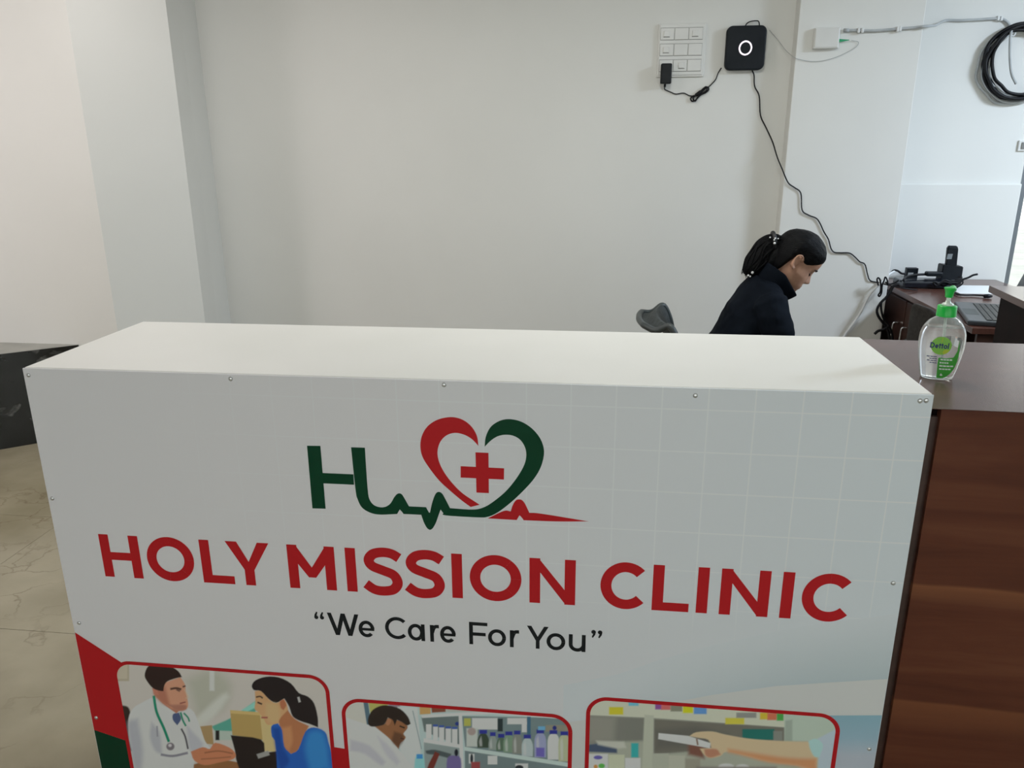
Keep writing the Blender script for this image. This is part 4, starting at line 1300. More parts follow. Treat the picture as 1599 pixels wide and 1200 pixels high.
def loop(cx, cz, rx, rz, y, rot=0.0, wob=0.006, n=22, seed=0):
    rnd = random.Random(seed)
    out = []
    for i in range(n):
        t = 2 * math.pi * i / n
        k_ = 1 + rnd.uniform(-wob, wob) / rx
        u_, v_ = rx * k_ * math.cos(t), rz * k_ * math.sin(t)
        out.append(Vector((cx + u_ * math.cos(rot) - v_ * math.sin(rot), y + rnd.uniform(-0.004, 0.004), cz + u_ * math.sin(rot) + v_ * math.cos(rot))))
    return out


multi_tube('black_loops', [(loop(cc.x + dx, cc.z + dz, 0.190 + dr, 0.200 + dr * .6, YR - 0.022 - i * 0.009, 0.2 * i, seed=i), 0.0100, True) for i, (dx, dz, dr) in enumerate(((0, 0, 0), (0.008, -0.006, -0.012), (-0.004, 0.004, 0.008), (0.01, 0.002, -0.03), (0.004, -0.004, 0.0)))], M_cord, coil, 8, 4)
multi_tube('grey_loops', [(loop(cc.x + dx, cc.z + dz, 0.202 + dr, 0.200 + dr, YR - 0.014 - i * 0.012, 0.3 * i, seed=10 + i), 0.0070, True) for i, (dx, dz, dr) in enumerate(((-0.004, -0.014, 0.014), (0.004, -0.018, 0.0), (0.010, -0.002, -0.020)))], M_greycable, coil, 8, 4)
tube('hanging_tail', [W(1580, 47, YR, 0.06), W(1578, 62, YR, 0.075), W(1577.5, 90, YR, 0.075), W(1580, 115, YR, 0.075), W(1587, 131, YR, 0.07)], 0.0075, M_greycable, coil, 5)
tube('tie', loop(W(1581, 48, YR, .03).x, W(1581, 49, YR, .03).z, 0.014, 0.026, YR - 0.04, 0.3, 0.0, 12), 0.005, M_whitecable, coil, 3, 8, True)

a, c = W(1588, 236, YR), W(1604, 219, YR)
so = empty('wall_socket', ((a.x + c.x) / 2, YR, a.z))
so_x1 = min(c.x, 2.495)
tag(so, 'small white wall socket beside the bright doorway', 'socket')
box('plate', a.x, so_x1, YR - 0.012, YR - 0.0002, a.z, c.z, M_whitepl, so, bev=0.003)
box('switch', a.x + 0.016, so_x1 - 0.010, YR - 0.017, YR - 0.012, a.z + 0.012, c.z - 0.012, M_gap, so, bev=0.001)

# ------------------------------------------------------------------ desk with its clutter
dk = empty('office_desk', (2.05, 4.5, 0))
tag(dk, 'brown laminate office desk against the recess wall carrying phone and laptop', 'desk')
Md = Matrix.Identity(4)
DX0, DX1, DY0, DY1, DZ = 1.715, 2.44, 3.80, 5.22, 0.75
box('top', DX0, DX1, DY0, DY1, DZ - 0.03, DZ, M_desk, dk, bev=0.002)
box('side_panel', DX0 + 0.03, DX1 - 0.02, DY0 + 0.01, DY0 + 0.03, 0, DZ - 0.03, M_desk_side, dk)
box('side_panel', DX0 + 0.03, DX1 - 0.02, DY1 - 0.04, DY1 - 0.02, 0, DZ - 0.03, M_desk_side, dk)
box('modesty_panel', DX1 - 0.06, DX1 - 0.04, DY0 + 0.03, DY1 - 0.04, 0.2, DZ - 0.03, M_desk_side, dk)
box('cabinet_body', DX0 + 0.035, DX1 - 0.07, 4.20, DY1 - 0.042, 0.02, DZ - 0.0305, M_desk_side, dk)
for y0_, y1_ in ((4.21, 4.68), (4.70, 5.17)):
    dr = box('cabinet_door', DX0 + 0.018, DX0 + 0.0345, y0_, y1_, 0.06, DZ - 0.05, M_desk_side, dk, bev=0.002)
    yh = y1_ - 0.06 if y1_ < 4.9 else y0_ + 0.06
    tube('handle', [Vector((DX0 + 0.018, yh, 0.56)), Vector((DX0 - 0.008, yh, 0.56)), Vector((DX0 - 0.015, yh, 0.54)), Vector((DX0 - 0.015, yh, 0.42)), Vector((DX0 - 0.008, yh, 0.40)), Vector((DX0 + 0.018, yh, 0.40))], 0.006, M_chrome, dr, 3)

# white cable duct on the wall beside the desk
a = W(1386, 458, YP)
dt = box('cable_duct', 1.668, 1.700, 5.19, 5.2275, 0.0, 0.70, M_whitepl, None, bev=0.004)
tag(dt, 'white plastic cable duct standing in the corner left of the desk', 'duct')
wc2 = [W(1397, 424, 5.0), W(1390, 428, 4.92), W(1381, 437, 4.79), W(1370, 448, YP, 0.03), W(1357, 463, YP, 0.02), W(1345, 487, YP, 0.02), W(1331, 508, YP, 0.02), W(1318, 526, YP, 0.02), W(1300, 560, YP, 0.02), W(1290, 600, YP, 0.02)]
tag(tube('white_cable', wc2, 0.0065, M_whitecable), 'white cable slanting down the pillar from the desk corner', 'cable')

DT = lambda x, y, dz=0.0: atz(x, y, DZ + dz)
# modem (flat glossy black box at the desk's rear left)
a, c = DT(1402, 447, 0.02), DT(1468, 449, 0.02)
m_c = (a + c) / 2
md = empty('set_top_box', (1.93, 4.93, DZ))
tag(md, 'flat glossy black box lying under cables at the rear of the desk', 'box')
M_gloss = new_mat('glossy_black', (0.010, 0.012, 0.018), 0.12)
box('case', 1.755, 2.07, 4.84, 5.02, DZ + 0.004, DZ + 0.040, M_gloss, md, bev=0.009)
for x in (1.78, 2.04):
    for y in (4.86, 5.0):
        box('foot', x - 0.01, x + 0.01, y - 0.01, y + 0.01, DZ, DZ + 0.004, M_blackpl, md)

# black adapter with a white sticker standing at the wall
a, c = W(1414, 433, 5.14), W(1434, 418.5, 5.14)
ad = empty('black_adapter', ((a.x + c.x) / 2, 5.14, DZ))
tag(ad, 'upright black adapter with a white sticker at the rear of the desk', 'adapter')
box('case', a.x, c.x, 5.125, 5.165, DZ, c.z, M_blackpl, ad, bev=0.004)
a, c = W(1418, 430, 5.124), W(1427, 426, 5.124)
box('sticker', a.x, c.x, 5.1242, 5.1252, a.z, c.z, M_sticker, ad)

# cordless phone in its cradle
phn = empty('cordless_phone', (2.17, 5.02, DZ))
tag(phn, 'black cordless phone standing in its charging base on the desk', 'phone')
YPh = 5.02
B = lambda x, y: W(x, y, YPh)
bl, br, tl, tr = B(1466, 438), B(1499, 437), B(1471.5, 413), B(1503, 416)


def prism(name, quad, y0, y1, mat, parent, dy=0.0):
    """quad of world points (x,z) from bottom-left counter-clockwise; extruded along y, top leaning by dy"""
    vs = []
    for y in (y0, y1):
        for i, q in enumerate(quad):
            vs.append((q.x, y + (dy if i >= 2 else 0), q.z))
    bmx = bmesh.new()
    bv = [bmx.verts.new(v) for v in vs]
    for f in ((0, 1, 2, 3), (7, 6, 5, 4), (1, 0, 4, 5), (2, 1, 5, 6), (3, 2, 6, 7), (0, 3, 7, 4)):
        bmx.faces.new([bv[i] for i in f])
    bmesh.ops.recalc_face_normals(bmx, faces=bmx.faces)
    bmesh.ops.bevel(bmx, geom=list(bmx.edges), offset=0.004, segments=2, affect='EDGES')
    return bm_obj(name, bmx, mat, parent)


q0 = [Vector((bl.x, 0, DZ)), Vector((br.x, 0, DZ)), tr, tl]
base = prism('charging_base', q0, YPh - 0.03, YPh + 0.05, M_blackpl, phn, 0.01)
hs = prism('handset', [B(1476, 420), B(1493, 421), B(1497.5, 388), B(1481, 386)], YPh - 0.012, YPh + 0.014, M_blackpl, phn, 0.012)
top = prism('earpiece', [B(1481, 389), B(1497, 390), B(1496, 384.5), B(1482.5, 384)], YPh - 0.004, YPh + 0.020, M_blackpl, hs, 0.004)
M_lcd = new_mat('grey_display', (0.20, 0.22, 0.23), 0.25)
a, c = W(1479, 405, YPh - 0.012), W(1489, 397, YPh - 0.012)
mesh('display', [Vector((a.x, YPh - 0.0100, a.z)), Vector((c.x - 0.004, YPh - 0.0100, a.z)), Vector((c.x, YPh - 0.0070, c.z)), Vector((a.x + 0.004, YPh - 0.0070, c.z)),
                 Vector((a.x, YPh - 0.0060, a.z)), Vector((c.x - 0.004, YPh - 0.0060, a.z)), Vector((c.x, YPh - 0.0030, c.z)), Vector((a.x + 0.004, YPh - 0.0030, c.z))],
     [(0, 1, 2, 3), (7, 6, 5, 4), (1, 0, 4, 5), (2, 1, 5, 6), (3, 2, 6, 7), (0, 3, 7, 4)], M_lcd, hs)
a, c = B(1475, 431), B(1497, 430)
box('base_trim', bl.x + 0.012, br.x - 0.006, YPh - 0.0335, YPh - 0.029, DZ + 0.030, DZ + 0.033, M_greyframe, base)

pp = box('paper_sheet', 2.02, 2.30, 4.70, 4.98, DZ, DZ + 0.0015, M_paper, None, M=None)
tag(pp, 'white paper lying on the desk in front of the phone', 'paper')

# cable tangle on and beside the desk
D3 = lambda x, y, z: atz(x, y, z)
cl = empty('desk_cables', (1.72, 4.85, DZ))
tag(cl, 'tangle of black cables trailing over the left corner of the desk', 'cables')
Yt = 4.78
T = lambda lst, Y=Yt: [W(x, y, Y) for x, y in lst]
multi_tube('cable', [(T([(1414, 428), (1408, 427), (1402, 423), (1396, 422.5), (1391, 427), (1384, 433), (1377, 436), (1373, 441), (1371, 448)], 5.0), 0.006, False)], M_cord, cl)
multi_tube('cable', [(T([(1404, 444), (1396, 447), (1391, 456), (1383, 466), (1375, 474), (1370, 484), (1372, 494), (1379, 504), (1386, 514), (1390, 530), (1392, 560)], 4.70), 0.0075, False)], M_cord, cl)
multi_tube('cable', [(T([(1400, 443), (1392, 450), (1386, 463), (1377, 472), (1377, 486), (1381, 499), (1388, 508), (1393, 520), (1396, 545)], 4.72), 0.0065, False)], M_cord, cl)
multi_tube('cable', [(T([(1372, 446), (1370, 437), (1372, 434), (1375, 438), (1376, 448), (1375, 456), (1372, 461), (1374, 463), (1377, 457), (1378, 446), (1381, 438), (1383, 433), (1386, 438), (1387, 446)], 4.74), 0.0045, False)], M_cord, cl)
multi_tube('cable', [(T([(1404, 438), (1397, 442), (1390, 444), (1383, 441)], 4.80), 0.0055, False)], M_cord, cl)
multi_tube('cable', [(T([(1366, 522), (1372, 517), (1380, 515), (1388, 508)], 4.70), 0.008, False)], M_cord, cl)
multi_tube('cable', [([Vector((1.76, 4.86, DZ + 0.046)), Vector((1.80, 4.93, DZ + 0.055)), Vector((1.88, 4.99, DZ + 0.060)), Vector((1.98, 5.02, DZ + 0.058)), Vector((2.08, 5.03, DZ + 0.050)), Vector((2.14, 4.985, DZ + 0.045))], 0.0075, False)], M_cord, cl)
a = DT(1440, 431, 0.06)
box('inline_block', 1.935, 2.03, 4.985, 5.03, DZ + 0.050, DZ + 0.078, M_blackpl, cl, bev=0.008)
multi_tube('cable', [(T([(1466, 446), (1462, 441), (1458, 442), (1462, 446), (1470, 442), (1477, 438), (1484, 440), (1494, 439), (1502, 437), (1512, 434), (1520, 430), (1527, 428.5)], 4.82), 0.0060, False),
                     (T([(1482, 452), (1492, 446), (1500, 441), (1506, 436)], 4.80), 0.005, False),
                     (T([(1470, 444), (1478, 441), (1486, 445), (1496, 448), (1504, 442), (1500, 436), (1492, 437)], 4.84), 0.0045, False)], M_cord, cl)
tag(tube('mouse_cord', [DT(1478, 447, .01), DT(1486, 452, .01), DT(1494, 459, .01), DT(1505, 461, .008), DT(1520, 461, .008), DT(1541, 462, .010)], 0.0050, M_cord), 'black cord lying across the desk behind the laptop', 'cord')
pl = DT(1541, 463, 0.012)
kn = mesh('cord_plug', *tube_data([pl + Vector((-0.012, 0, 0)), pl + Vector((0.012, 0.003, 0.001)), pl + Vector((0.03, 0.006, 0))], [0.010, 0.012, 0.007], 12), M_blackpl, None, True)
tag(kn, 'round black plug at the end of the desk cord above the laptop keyboard', 'plug')

# laptop
lpt = empty('laptop', (1.90, 4.10, DZ), math.radians(-16))
tag(lpt, 'open dark grey laptop on the desk behind the pump bottle', 'laptop')
fc = DT(1512, 502, 0.02)
Ml = Matrix.Translation((fc.x, fc.y, DZ)) @ Matrix.Rotation(math.radians(-15), 4, 'Z')
# local x = depth (towards the hinge), local y = width
LW, LD = 0.50, 0.245
box('base', 0, LD, 0.0, LW, 0.0005, 0.024, M_laptop, lpt, bev=0.007, M=Ml, seg=3)
box('keyboard_tray', 0.080, 0.235, 0.03, LW - 0.03, 0.024, 0.0245, M_greyframe, lpt, M=Ml)
bm = bmesh.new()
box('touchpad', 0.010, 0.070, LW * .32, LW * .62, 0.0238, 0.0244, M_greyframe, lpt, M=Ml)
for r_ in range(6):
    x0 = 0.083 + r_ * 0.0255
    for c_ in range(14):
        y0 = 0.034 + c_ * 0.0310
        box('key', x0, x0 + 0.0215, y0, y0 + 0.0265, 0.0245, 0.0275, M_keys, lpt, M=Ml)
Mlid = Ml @ Matrix.Translation((LD - 0.004, 0, 0.022)) @ Matrix.Rotation(math.radians(18), 4, 'Y')
ld = box('lid', -0.004, 0.008, 0.0, LW, 0.0, 0.27, M_laptop, lpt, bev=0.004, M=Mlid)
box('screen', -0.0046, -0.0040, 0.012, LW - 0.012, 0.02, 0.258, M_screen, ld, M=Mlid)

# ------------------------------------------------------------------ office chairs
def office_chair(loc, rz, label, ztop=0.93):
    t = empty('office_chair', loc, rz)
    tag(t, label, 'chair')
    M = wloc(t)
    # local: +x forward. Backrest: curved mesh shell that rolls backwards at its top
    prof = [(-0.18, 0.50), (-0.205, 0.58), (-0.215, 0.66), (-0.225, 0.74), (-0.245, 0.81), (-0.275, 0.86), (-0.315, ztop - 0.035), (-0.35, ztop - 0.025)]
    pc = catmull([Vector((a, 0, c)) for a, c in prof], 5)
    rings_f, nY = [], 21
    vs, fs = [], []
    for side in (0, 1):
        for i, q in enumerate(pc):
            s_ = i / (len(pc) - 1)
            hwid = 0.235 * (1 - 0.42 * max(0, (s_ - .55) / .45) ** 2.0) * (0.86 + 0.14 * min(1, s_ / .2))
            tdir = (pc[min(i + 1, len(pc) - 1)] - pc[max(i - 1, 0)]).normalized()
            nr = Vector((tdir.z, 0, -tdir.x))
            for j in range(nY):
                y = -hwid + 2 * hwid * j / (nY - 1)
                bow = 0.045 * (y / 0.235) ** 2
                vs.append(M @ (q + Vector((bow, y, 0)) - nr * (0.010 * side)))
    n1_ = len(pc) * nY
    for i in range(len(pc) - 1):
        for j in range(nY - 1):
            a_ = i * nY + j
            fs.append((a_, a_ + 1, a_ + nY + 1, a_ + nY))
            fs.append((n1_ + a_ + nY, n1_ + a_ + nY + 1, n1_ + a_ + 1, n1_ + a_))
    per = [j for j in range(nY)] + [i * nY + nY - 1 for i in range(1, len(pc))] + [(len(pc) - 1) * nY + j for j in range(nY - 2, -1, -1)] + [i * nY for i in range(len(pc) - 2, 0, -1)]
    for k in range(len(per)):
        a_, c_ = per[k], per[(k + 1) % len(per)]
        fs.append((c_, a_, a_ + n1_, c_ + n1_))
    bk = mesh('backrest', vs, fs, M_mesh, t, True)
    rim = [(vs[k] + vs[k + n1_]) / 2 for k in per]
    tv, tf = tube_data(rim, 0.014, 8, True)
    mesh('backrest_frame', tv, tf, M_greyframe, bk, True)
    box('seat', -0.22, 0.24, -0.235, 0.235, 0.43, 0.485, M_mesh, t, bev=0.024, M=M, seg=4)
    tube('back_support', [M @ Vector(q) for q in ((-0.02, 0, 0.42), (-0.16, 0, 0.42), (-0.235, 0, 0.46), (-0.238, 0, 0.62))], 0.020, M_greyframe, t, 4)
    tv, tf = tube_data([M @ Vector((0, 0, 0.10)), M @ Vector((0, 0, 0.43))], 0.025, 16)
    mesh('gas_lift', tv, tf, M_greyframe, t, True)
    for k in range(5):
        a_ = 2 * math.pi * k / 5 + 0.3
        tip = Vector((0.27 * math.cos(a_), 0.27 * math.sin(a_), 0.075))
        lg_ = tube('leg', [M @ Vector((0, 0, 0.11)), M @ (tip * 0.5 + Vector((0, 0, 0.06))), M @ tip], [0.024, 0.019, 0.013], M_greyframe, t, 3)
        cn = M @ Vector((0.27 * math.cos(a_), 0.27 * math.sin(a_), 0.0285))
        ax = Vector((-math.sin(a_), math.cos(a_), 0))
        ax = (M.to_3x3() @ ax) * 0.016
        tv, tf = tube_data([cn - ax, cn + ax], 0.028, 14)
        mesh('caster', tv, tf, M_blackpl, lg_, True)
    for s in (-1, 1):
        tube('armrest', [M @ Vector(q) for q in ((-0.10, 0.22 * s, 0.445), (-0.09, 0.285 * s, 0.46), (-0.02, 0.29 * s, 0.60), (0.02, 0.29 * s, 0.635), (0.16, 0.285 * s, 0.635))], 0.014, M_greyframe, t, 4)
    return t


PYW = 3.40
office_chair((0.508, PYW + 0.06, 0), math.radians(0), 'dark mesh office chair with curved back behind the seated person', ztop=0.868)
lc = empty('low_chair', (1.635, 3.97, 0), math.radians(8))
tag(lc, 'low chair with a rounded dark grey back standing against the desk doors', 'chair')
Mc = wloc(lc)
M_seat = new_mat('brown_grey_upholstery', (0.035, 0.030, 0.028), 0.75, 0.2)
add_noise_color(M_seat, (0.028, 0.025, 0.023), (0.042, 0.037, 0.034), 50, 2)
bq = rrect(0, 0.545, 0.145, 0.150, 0.10)
LIFT = 0.125
rings = [[Mc @ Vector((-0.10 + dx + 0.05 * (q[0] / 0.17) ** 2, q[0] * k_, 0.545 + LIFT + (q[1] - 0.545) * k_)) for q in bq] for dx, k_ in ((-0.016, 0.93), (-0.011, 1.0), (0.006, 1.0), (0.012, 0.93))]
v_, f_ = loft(rings)
mesh('backrest', v_, f_, M_seat, lc, True)
box('seat', -0.10, 0.08, -0.14, 0.14, 0.36, 0.40, M_seat, lc, bev=0.015, M=Mc)
for sx_, sy_ in ((-0.085, -0.12), (-0.085, 0.12), (0.06, -0.12), (0.06, 0.12)):
    tv, tf = tube_data([Mc @ Vector((sx_, sy_, 0)), Mc @ Vector((sx_, sy_, 0.37 if sx_ > 0 else 0.62))], 0.010, 10)
    mesh('leg', tv, tf, M_greyframe, lc, True)

# ------------------------------------------------------------------ the seated person
M_skin = new_mat('skin', (0.48, 0.27, 0.19), 0.55, 0.35)
add_noise_color(M_skin, (0.46, 0.255, 0.175), (0.52, 0.295, 0.205), 40, 3)
M_skin.node_tree.nodes['Principled BSDF'].inputs['Subsurface Weight'].default_value = 0.08
M_skin.node_tree.nodes['Principled BSDF'].inputs['Subsurface Radius'].default_value = (0.01, 0.004, 0.002)
M_lip = new_mat('lips', (0.30, 0.105, 0.085), 0.42)
M_hair = new_mat('black_hair', (0.008, 0.007, 0.008), 0.5, 0.12)
add_noise_color(M_hair, (0.002, 0.0025, 0.0035), (0.006, 0.006, 0.007), 10, 5, vec_scale=(2, 14, 14), bump=0.55, bscale=22, dist=0.006)
M_jacket = new_mat('navy_black_jacket', (0.010, 0.013, 0.020), 0.85, 0.08)
add_noise_color(M_jacket, (0.003, 0.005, 0.009), (0.006, 0.009, 0.015), 9, 4, bump=0.35, bscale=14, dist=0.012)
M_trouser = new_mat('dark_trousers', (0.02, 0.02, 0.026), 0.8)
add_noise_color(M_trouser, (0.016, 0.016, 0.022), (0.026, 0.026, 0.032), 20, 3)
M_shoe = new_mat('black_shoe', (0.015, 0.015, 0.015), 0.4)
M_brow = new_mat('brow_hair', (0.012, 0.008, 0.007), 0.6)
M_bead = new_mat('white_bead', (0.78, 0.80, 0.82), 0.2)

EAR = aty(1242.5, 409, PYW)
HC_ = Vector((EAR.x + 0.012, PYW + 0.07, EAR.z - 0.010))        # ear canal line, centre of the head
H_PITCH, H_YAW = math.radians(38), math.radians(4)
MH = Matrix.Translation(HC_) @ Matrix.Rotation(H_YAW, 4, 'Z') @ Matrix.Rotation(H_PITCH, 4, 'Y') @ Matrix.Diagonal((1.02, 1.0, 1.02, 1))

SL = [(-.121, .062, .030, .014), (-.117, .078, .010, .026), (-.110, .087, -.008, .036), (-.100, .090, -.022, .044), (-.088, .0865, -.036, .051), (-.076, .0895, -.047, .056), (-.064, .0915, -.056, .060),
      (-.050, .089, -.065, .0635), (-.035, .0885, -.073, .066), (-.018, .087, -.082, .068), (.000, .0855, -.090, .070), (.018, .090, -.096, .0715), (.030, .0945, -.0985, .073), (.045, .0965, -.100, .0745),
      (.062, .094, -.098, .0745), (.080, .085, -.090, .071), (.097, .068, -.074, .062), (.110, .046, -.053, .049), (.119, .022, -.030, .031), (.1235, .004, -.008, .012)]
sz = [s[0] for s in SL]


def head_pt(z, a, grow=0.0, feat=True):
    xf, xb, w_ = (float(np.interp(z, sz, [s[k] for s in SL])) for k in (1, 2, 3))
    cx_ = xb + (xf - xb) * 0.47
    c_, s_ = math.cos(a), math.sin(a)
    e_ = 2 / 2.25 if c_ > 0 else 2 / 2.05
    x = math.copysign(abs(c_) ** e_, c_)
    y = math.copysign(abs(s_) ** e_, s_) * w_
    x = cx_ + x * ((xf - cx_) if c_ > 0 else (cx_ - xb))
    if feat and c_ > 0:
        # nose
        nz_ = [(-.052, 0), (-.045, .004), (-.040, .014), (-.034, .0245), (-.028, .0265), (-.020, .022), (-.008, .0155), (.004, .010), (.014, .006), (.024, .002), (.034, 0)]
        nh = float(np.interp(z, [q[0] for q in nz_], [q[1] for q in nz_]))
        sg = float(np.interp(z, [-.045, -.033, -.015, .02], [.0135, .0120, .0085, .0085]))
        x += nh * math.exp(-(y / sg) ** 2)
        # lips and chin
        x += (.0050 * math.exp(-((z + .0585) / .0045) ** 2) + .0050 * math.exp(-((z + .0700) / .0050) ** 2) - .003 * math.exp(-((z + .0642) / .0022) ** 2)) * math.exp(-(y / .019) ** 2)
        x += .004 * math.exp(-((z + .103) / .012) ** 2) * math.exp(-(y / .018) ** 2)
        # eye sockets and brow
        x -= .0085 * math.exp(-((abs(y) - .030) / .015) ** 2 - ((z - .004) / .011) ** 2)
        x += .0052 * math.exp(-((abs(y) - .030) / .011) ** 2 - ((z - .001) / .0075) ** 2)
        x += .003 * math.exp(-((abs(y) - .027) / .018) ** 2 - ((z - .026) / .008) ** 2)
        # cheek
        y += math.copysign(.003, y) * math.exp(-((z + .03) / .02) ** 2) if abs(y) > .03 else 0
    return Vector((x, y, z))


def rebuild(name, parts, voxel, mat, parent, smooth_it=2, noise_amp=0.0, mats=None, classify=None):
    """fuse overlapping closed shells into one continuous surface"""
    V, Fc = [], []
    for v_, f_ in parts:
        o = len(V)
        V += [Vector(q) for q in v_]
        Fc += [tuple(i + o for i in f) for f in f_]
    me = bpy.data.meshes.new('tmp')
    me.from_pydata([tuple(v) for v in V], [], Fc)
    bmx = bmesh.new(); bmx.from_mesh(me); bmesh.ops.recalc_face_normals(bmx, faces=bmx.faces); bmx.to_mesh(me); bmx.free()
    ob = bpy.data.objects.new('tmp', me)
    COL.objects.link(ob)
    md_ = ob.modifiers.new('r', 'REMESH'); md_.mode = 'VOXEL'; md_.voxel_size = voxel; md_.use_smooth_shade = True
    if smooth_it:
        ms = ob.modifiers.new('s', 'SMOOTH'); ms.factor = 0.5; ms.iterations = smooth_it
    dg = bpy.context.evaluated_depsgraph_get()
    ev = bpy.data.meshes.new_from_object(ob.evaluated_get(dg))
    bpy.data.objects.remove(ob)
    vs = [v.co.copy() for v in ev.vertices]
    if noise_amp:
        ns = [v.normal.copy() for v in ev.vertices]
        vs = [v + n_ * noise_amp * noise.noise(Vector((v.x * 9, v.y * 9, v.z * 16))) + n_ * noise_amp * .5 * noise.noise(v * 30) for v, n_ in zip(vs, ns)]
    fs = [tuple(q.vertices) for q in ev.polygons]
    fm = None
    if classify:
        fm = [classify(q.center) for q in ev.polygons]
    o = mesh(name, vs, fs, mat, parent, True, mats=mats, fm=fm)
    return o


def ell_ring(c, ax_u, ax_v, ru, rv, n=24):
    return [c + ax_u * (ru * math.cos(2 * math.pi * k / n)) + ax_v * (rv * math.sin(2 * math.pi * k / n)) for k in range(n)]


def limb(pts, rad, n=18, sub=4, flat_=1.0):
    P = catmull([Vector(q) for q in pts], sub)
    R_ = np.interp(np.linspace(0, len(rad) - 1, len(P)), range(len(rad)), rad).tolist()
    # round both ends
    v_, f_ = tube_data([P[0] - (P[1] - P[0]).normalized() * R_[0] * .5] + P + [P[-1] + (P[-1] - P[-2]).normalized() * R_[-1] * .5], [R_[0] * .5] + R_ + [R_[-1] * .5], n)
    return v_, f_


ps = empty('person', (0.50, PYW + 0.04, 0))
tag(ps, 'person in a dark high-collared jacket with a ponytail, seated and looking down', 'person')
PY = PYW + 0.07
# torso rings: centre x, z, half depth, half width, lean (deg from vertical)
px_ = lambda x, y: aty(x, y, PYW + 0.0)
TOR = [(0.475, 0.525, .100, .150, 2), (0.478, 0.57, .115, .165, 6), (0.535, 0.66, .108, .150, 14), (0.597, 0.76, .100, .155, 20), (0.638, 0.86, .096, .165, 26), (0.672, 0.925, .086, .165, 30), (0.690, 0.972, .068, .135, 34), (0.700, 1.002, .056, .088, 36)]


def torso(grow, rows=TOR):
    rings = []
    for x, z, hd, hwid, ln in rows:
        l_ = math.radians(ln)
        rings.append(ell_ring(Vector((x, PY, z)), Vector((math.cos(l_), 0, -math.sin(l_))), Vector((0, 1, 0)), hd + grow, hwid + grow, 32))
    return loft(rings)


def arm_pts(s):
    return [(0.682, PY + s * .150, 0.942), (0.715, PY + s * .192, 0.85), (0.752, PY + s * .205, 0.70), (0.840, PY + s * .17, 0.665), (0.975, PY + s * .085, 0.695)]


parts = [torso(-.004)]
# neck
n0, n1_ = Vector((0.700, PY, 0.985)), MH @ Vector((-.018, 0, -.045))
parts.append(limb([n0, (n0 + n1_) / 2 + Vector((0.004, 0, -.004)), n1_], [.056, .050, .048], 22))
# head
NA = 72
zz = np.concatenate([np.linspace(-.121, -.1, 12), np.linspace(-.097, .03, 60), np.linspace(.035, .1235, 30)])
rings = [[MH @ head_pt(z, 2 * math.pi * k / NA) for k in range(NA)] for z in zz]
parts.append(loft(rings))
# ears
for s in (-1, 1):
    ec = Vector((-.014, s * .0700, -.004))
    pts = [(.010, .018), (.006, .030), (-.006, .034), (-.018, .026), (-.020, .010), (-.015, -.006), (-.008, -.020), (.002, -.026), (.006, -.016)]
    e3 = [MH @ (ec + Vector((a, s * (.004 + (.012 if a < -.004 else .005)), c))) for a, c in pts]
    v_, f_ = tube_data(catmull(e3, 4), 0.0042, 8)
    parts.append((v_, f_))
    rr = [[MH @ (ec + Vector((-.007 + .013 * math.cos(t) * q, s * dy, .004 + .026 * math.sin(t) * q))) for t in np.linspace(0, 2 * math.pi, 17)[:-1]] for dy, q in ((-.004, .95), (.006, 1.0), (.0085, .9))]
    parts.append(loft(rr))
for s in (-1, 1):
    parts.append(limb(arm_pts(s), [.052, .046, .040, .036, .026]))
    wr = Vector(arm_pts(s)[-1])
    dirv = Vector((0.85, -s * .35, 0.10)).normalized()
    side = Vector((0, 0, 1)).cross(dirv).normalized()
    upv = dirv.cross(side)
    # palm
    rr = [ell_ring(wr + dirv * t, side, upv, w_, h_, 16) for t, w_, h_ in ((-.01, .024, .020), (.02, .034, .017), (.05, .040, .015), (.075, .040, .013), (.085, .034, .009))]
    parts.append(loft(rr))
    for k, (ofs, ln) in enumerate(((-.030, .060), (-.010, .070), (.010, .074), (.029, .066))):
        b0 = wr + dirv * .072 + side * ofs
        curl = -upv
        parts.append(limb([b0, b0 + dirv * ln * .42 + curl * .004, b0 + dirv * ln * .72 + curl * .020, b0 + dirv * ln * .80 + curl * .040], [.0092, .0086, .008, .007], 10, 3))
    tb = wr + dirv * .02 + side * (-.030 * -s)
    parts.append(limb([tb, tb + dirv * .028 + side * (.022 * s) , tb + dirv * .056 + side * (.024 * s) - upv * .01], [.012, .010, .008], 10, 3))
LEG = lambda s: [(0.49, PY + s * .085, 0.590), (0.66, PY + s * .10, 0.580), (0.87, PY + s * .105, 0.550), (0.90, PY + s * .105, 0.44), (0.88, PY + s * .10, 0.26), (0.86, PY + s * .10, 0.09)]
for s in (-1, 1):
    parts.append(limb(LEG(s), [.078, .072, .058, .052, .048, .034]))
    parts.append(limb([(0.85, PY + s * .10, 0.05), (0.93, PY + s * .105, 0.042), (1.03, PY + s * .11, 0.032)], [.036, .036, .028]))
MHi = MH.inverted()


def cls(c):
    q = MHi @ c
    if q.x > .088 and abs(q.y) < .022 and -.076 < q.z < -.0535:
        return 1
    return 0


rebuild('body', parts, 0.0032, M_skin, ps, 2, mats=[M_skin, M_lip], classify=cls)

# clothing
jk = [torso(.016)]
for s in (-1, 1):
    ap = arm_pts(s)
    jk.append(limb(ap, [.074, .068, .060, .052, .042]))
# shoulder yoke
jk.append(limb([(0.682, PY - .13, 0.942), (0.694, PY, 0.972), (0.682, PY + .13, 0.942)], [.062, .070, .062]))
jacket = rebuild('jacket', jk, 0.006, M_jacket, ps, 6, noise_amp=0.007)
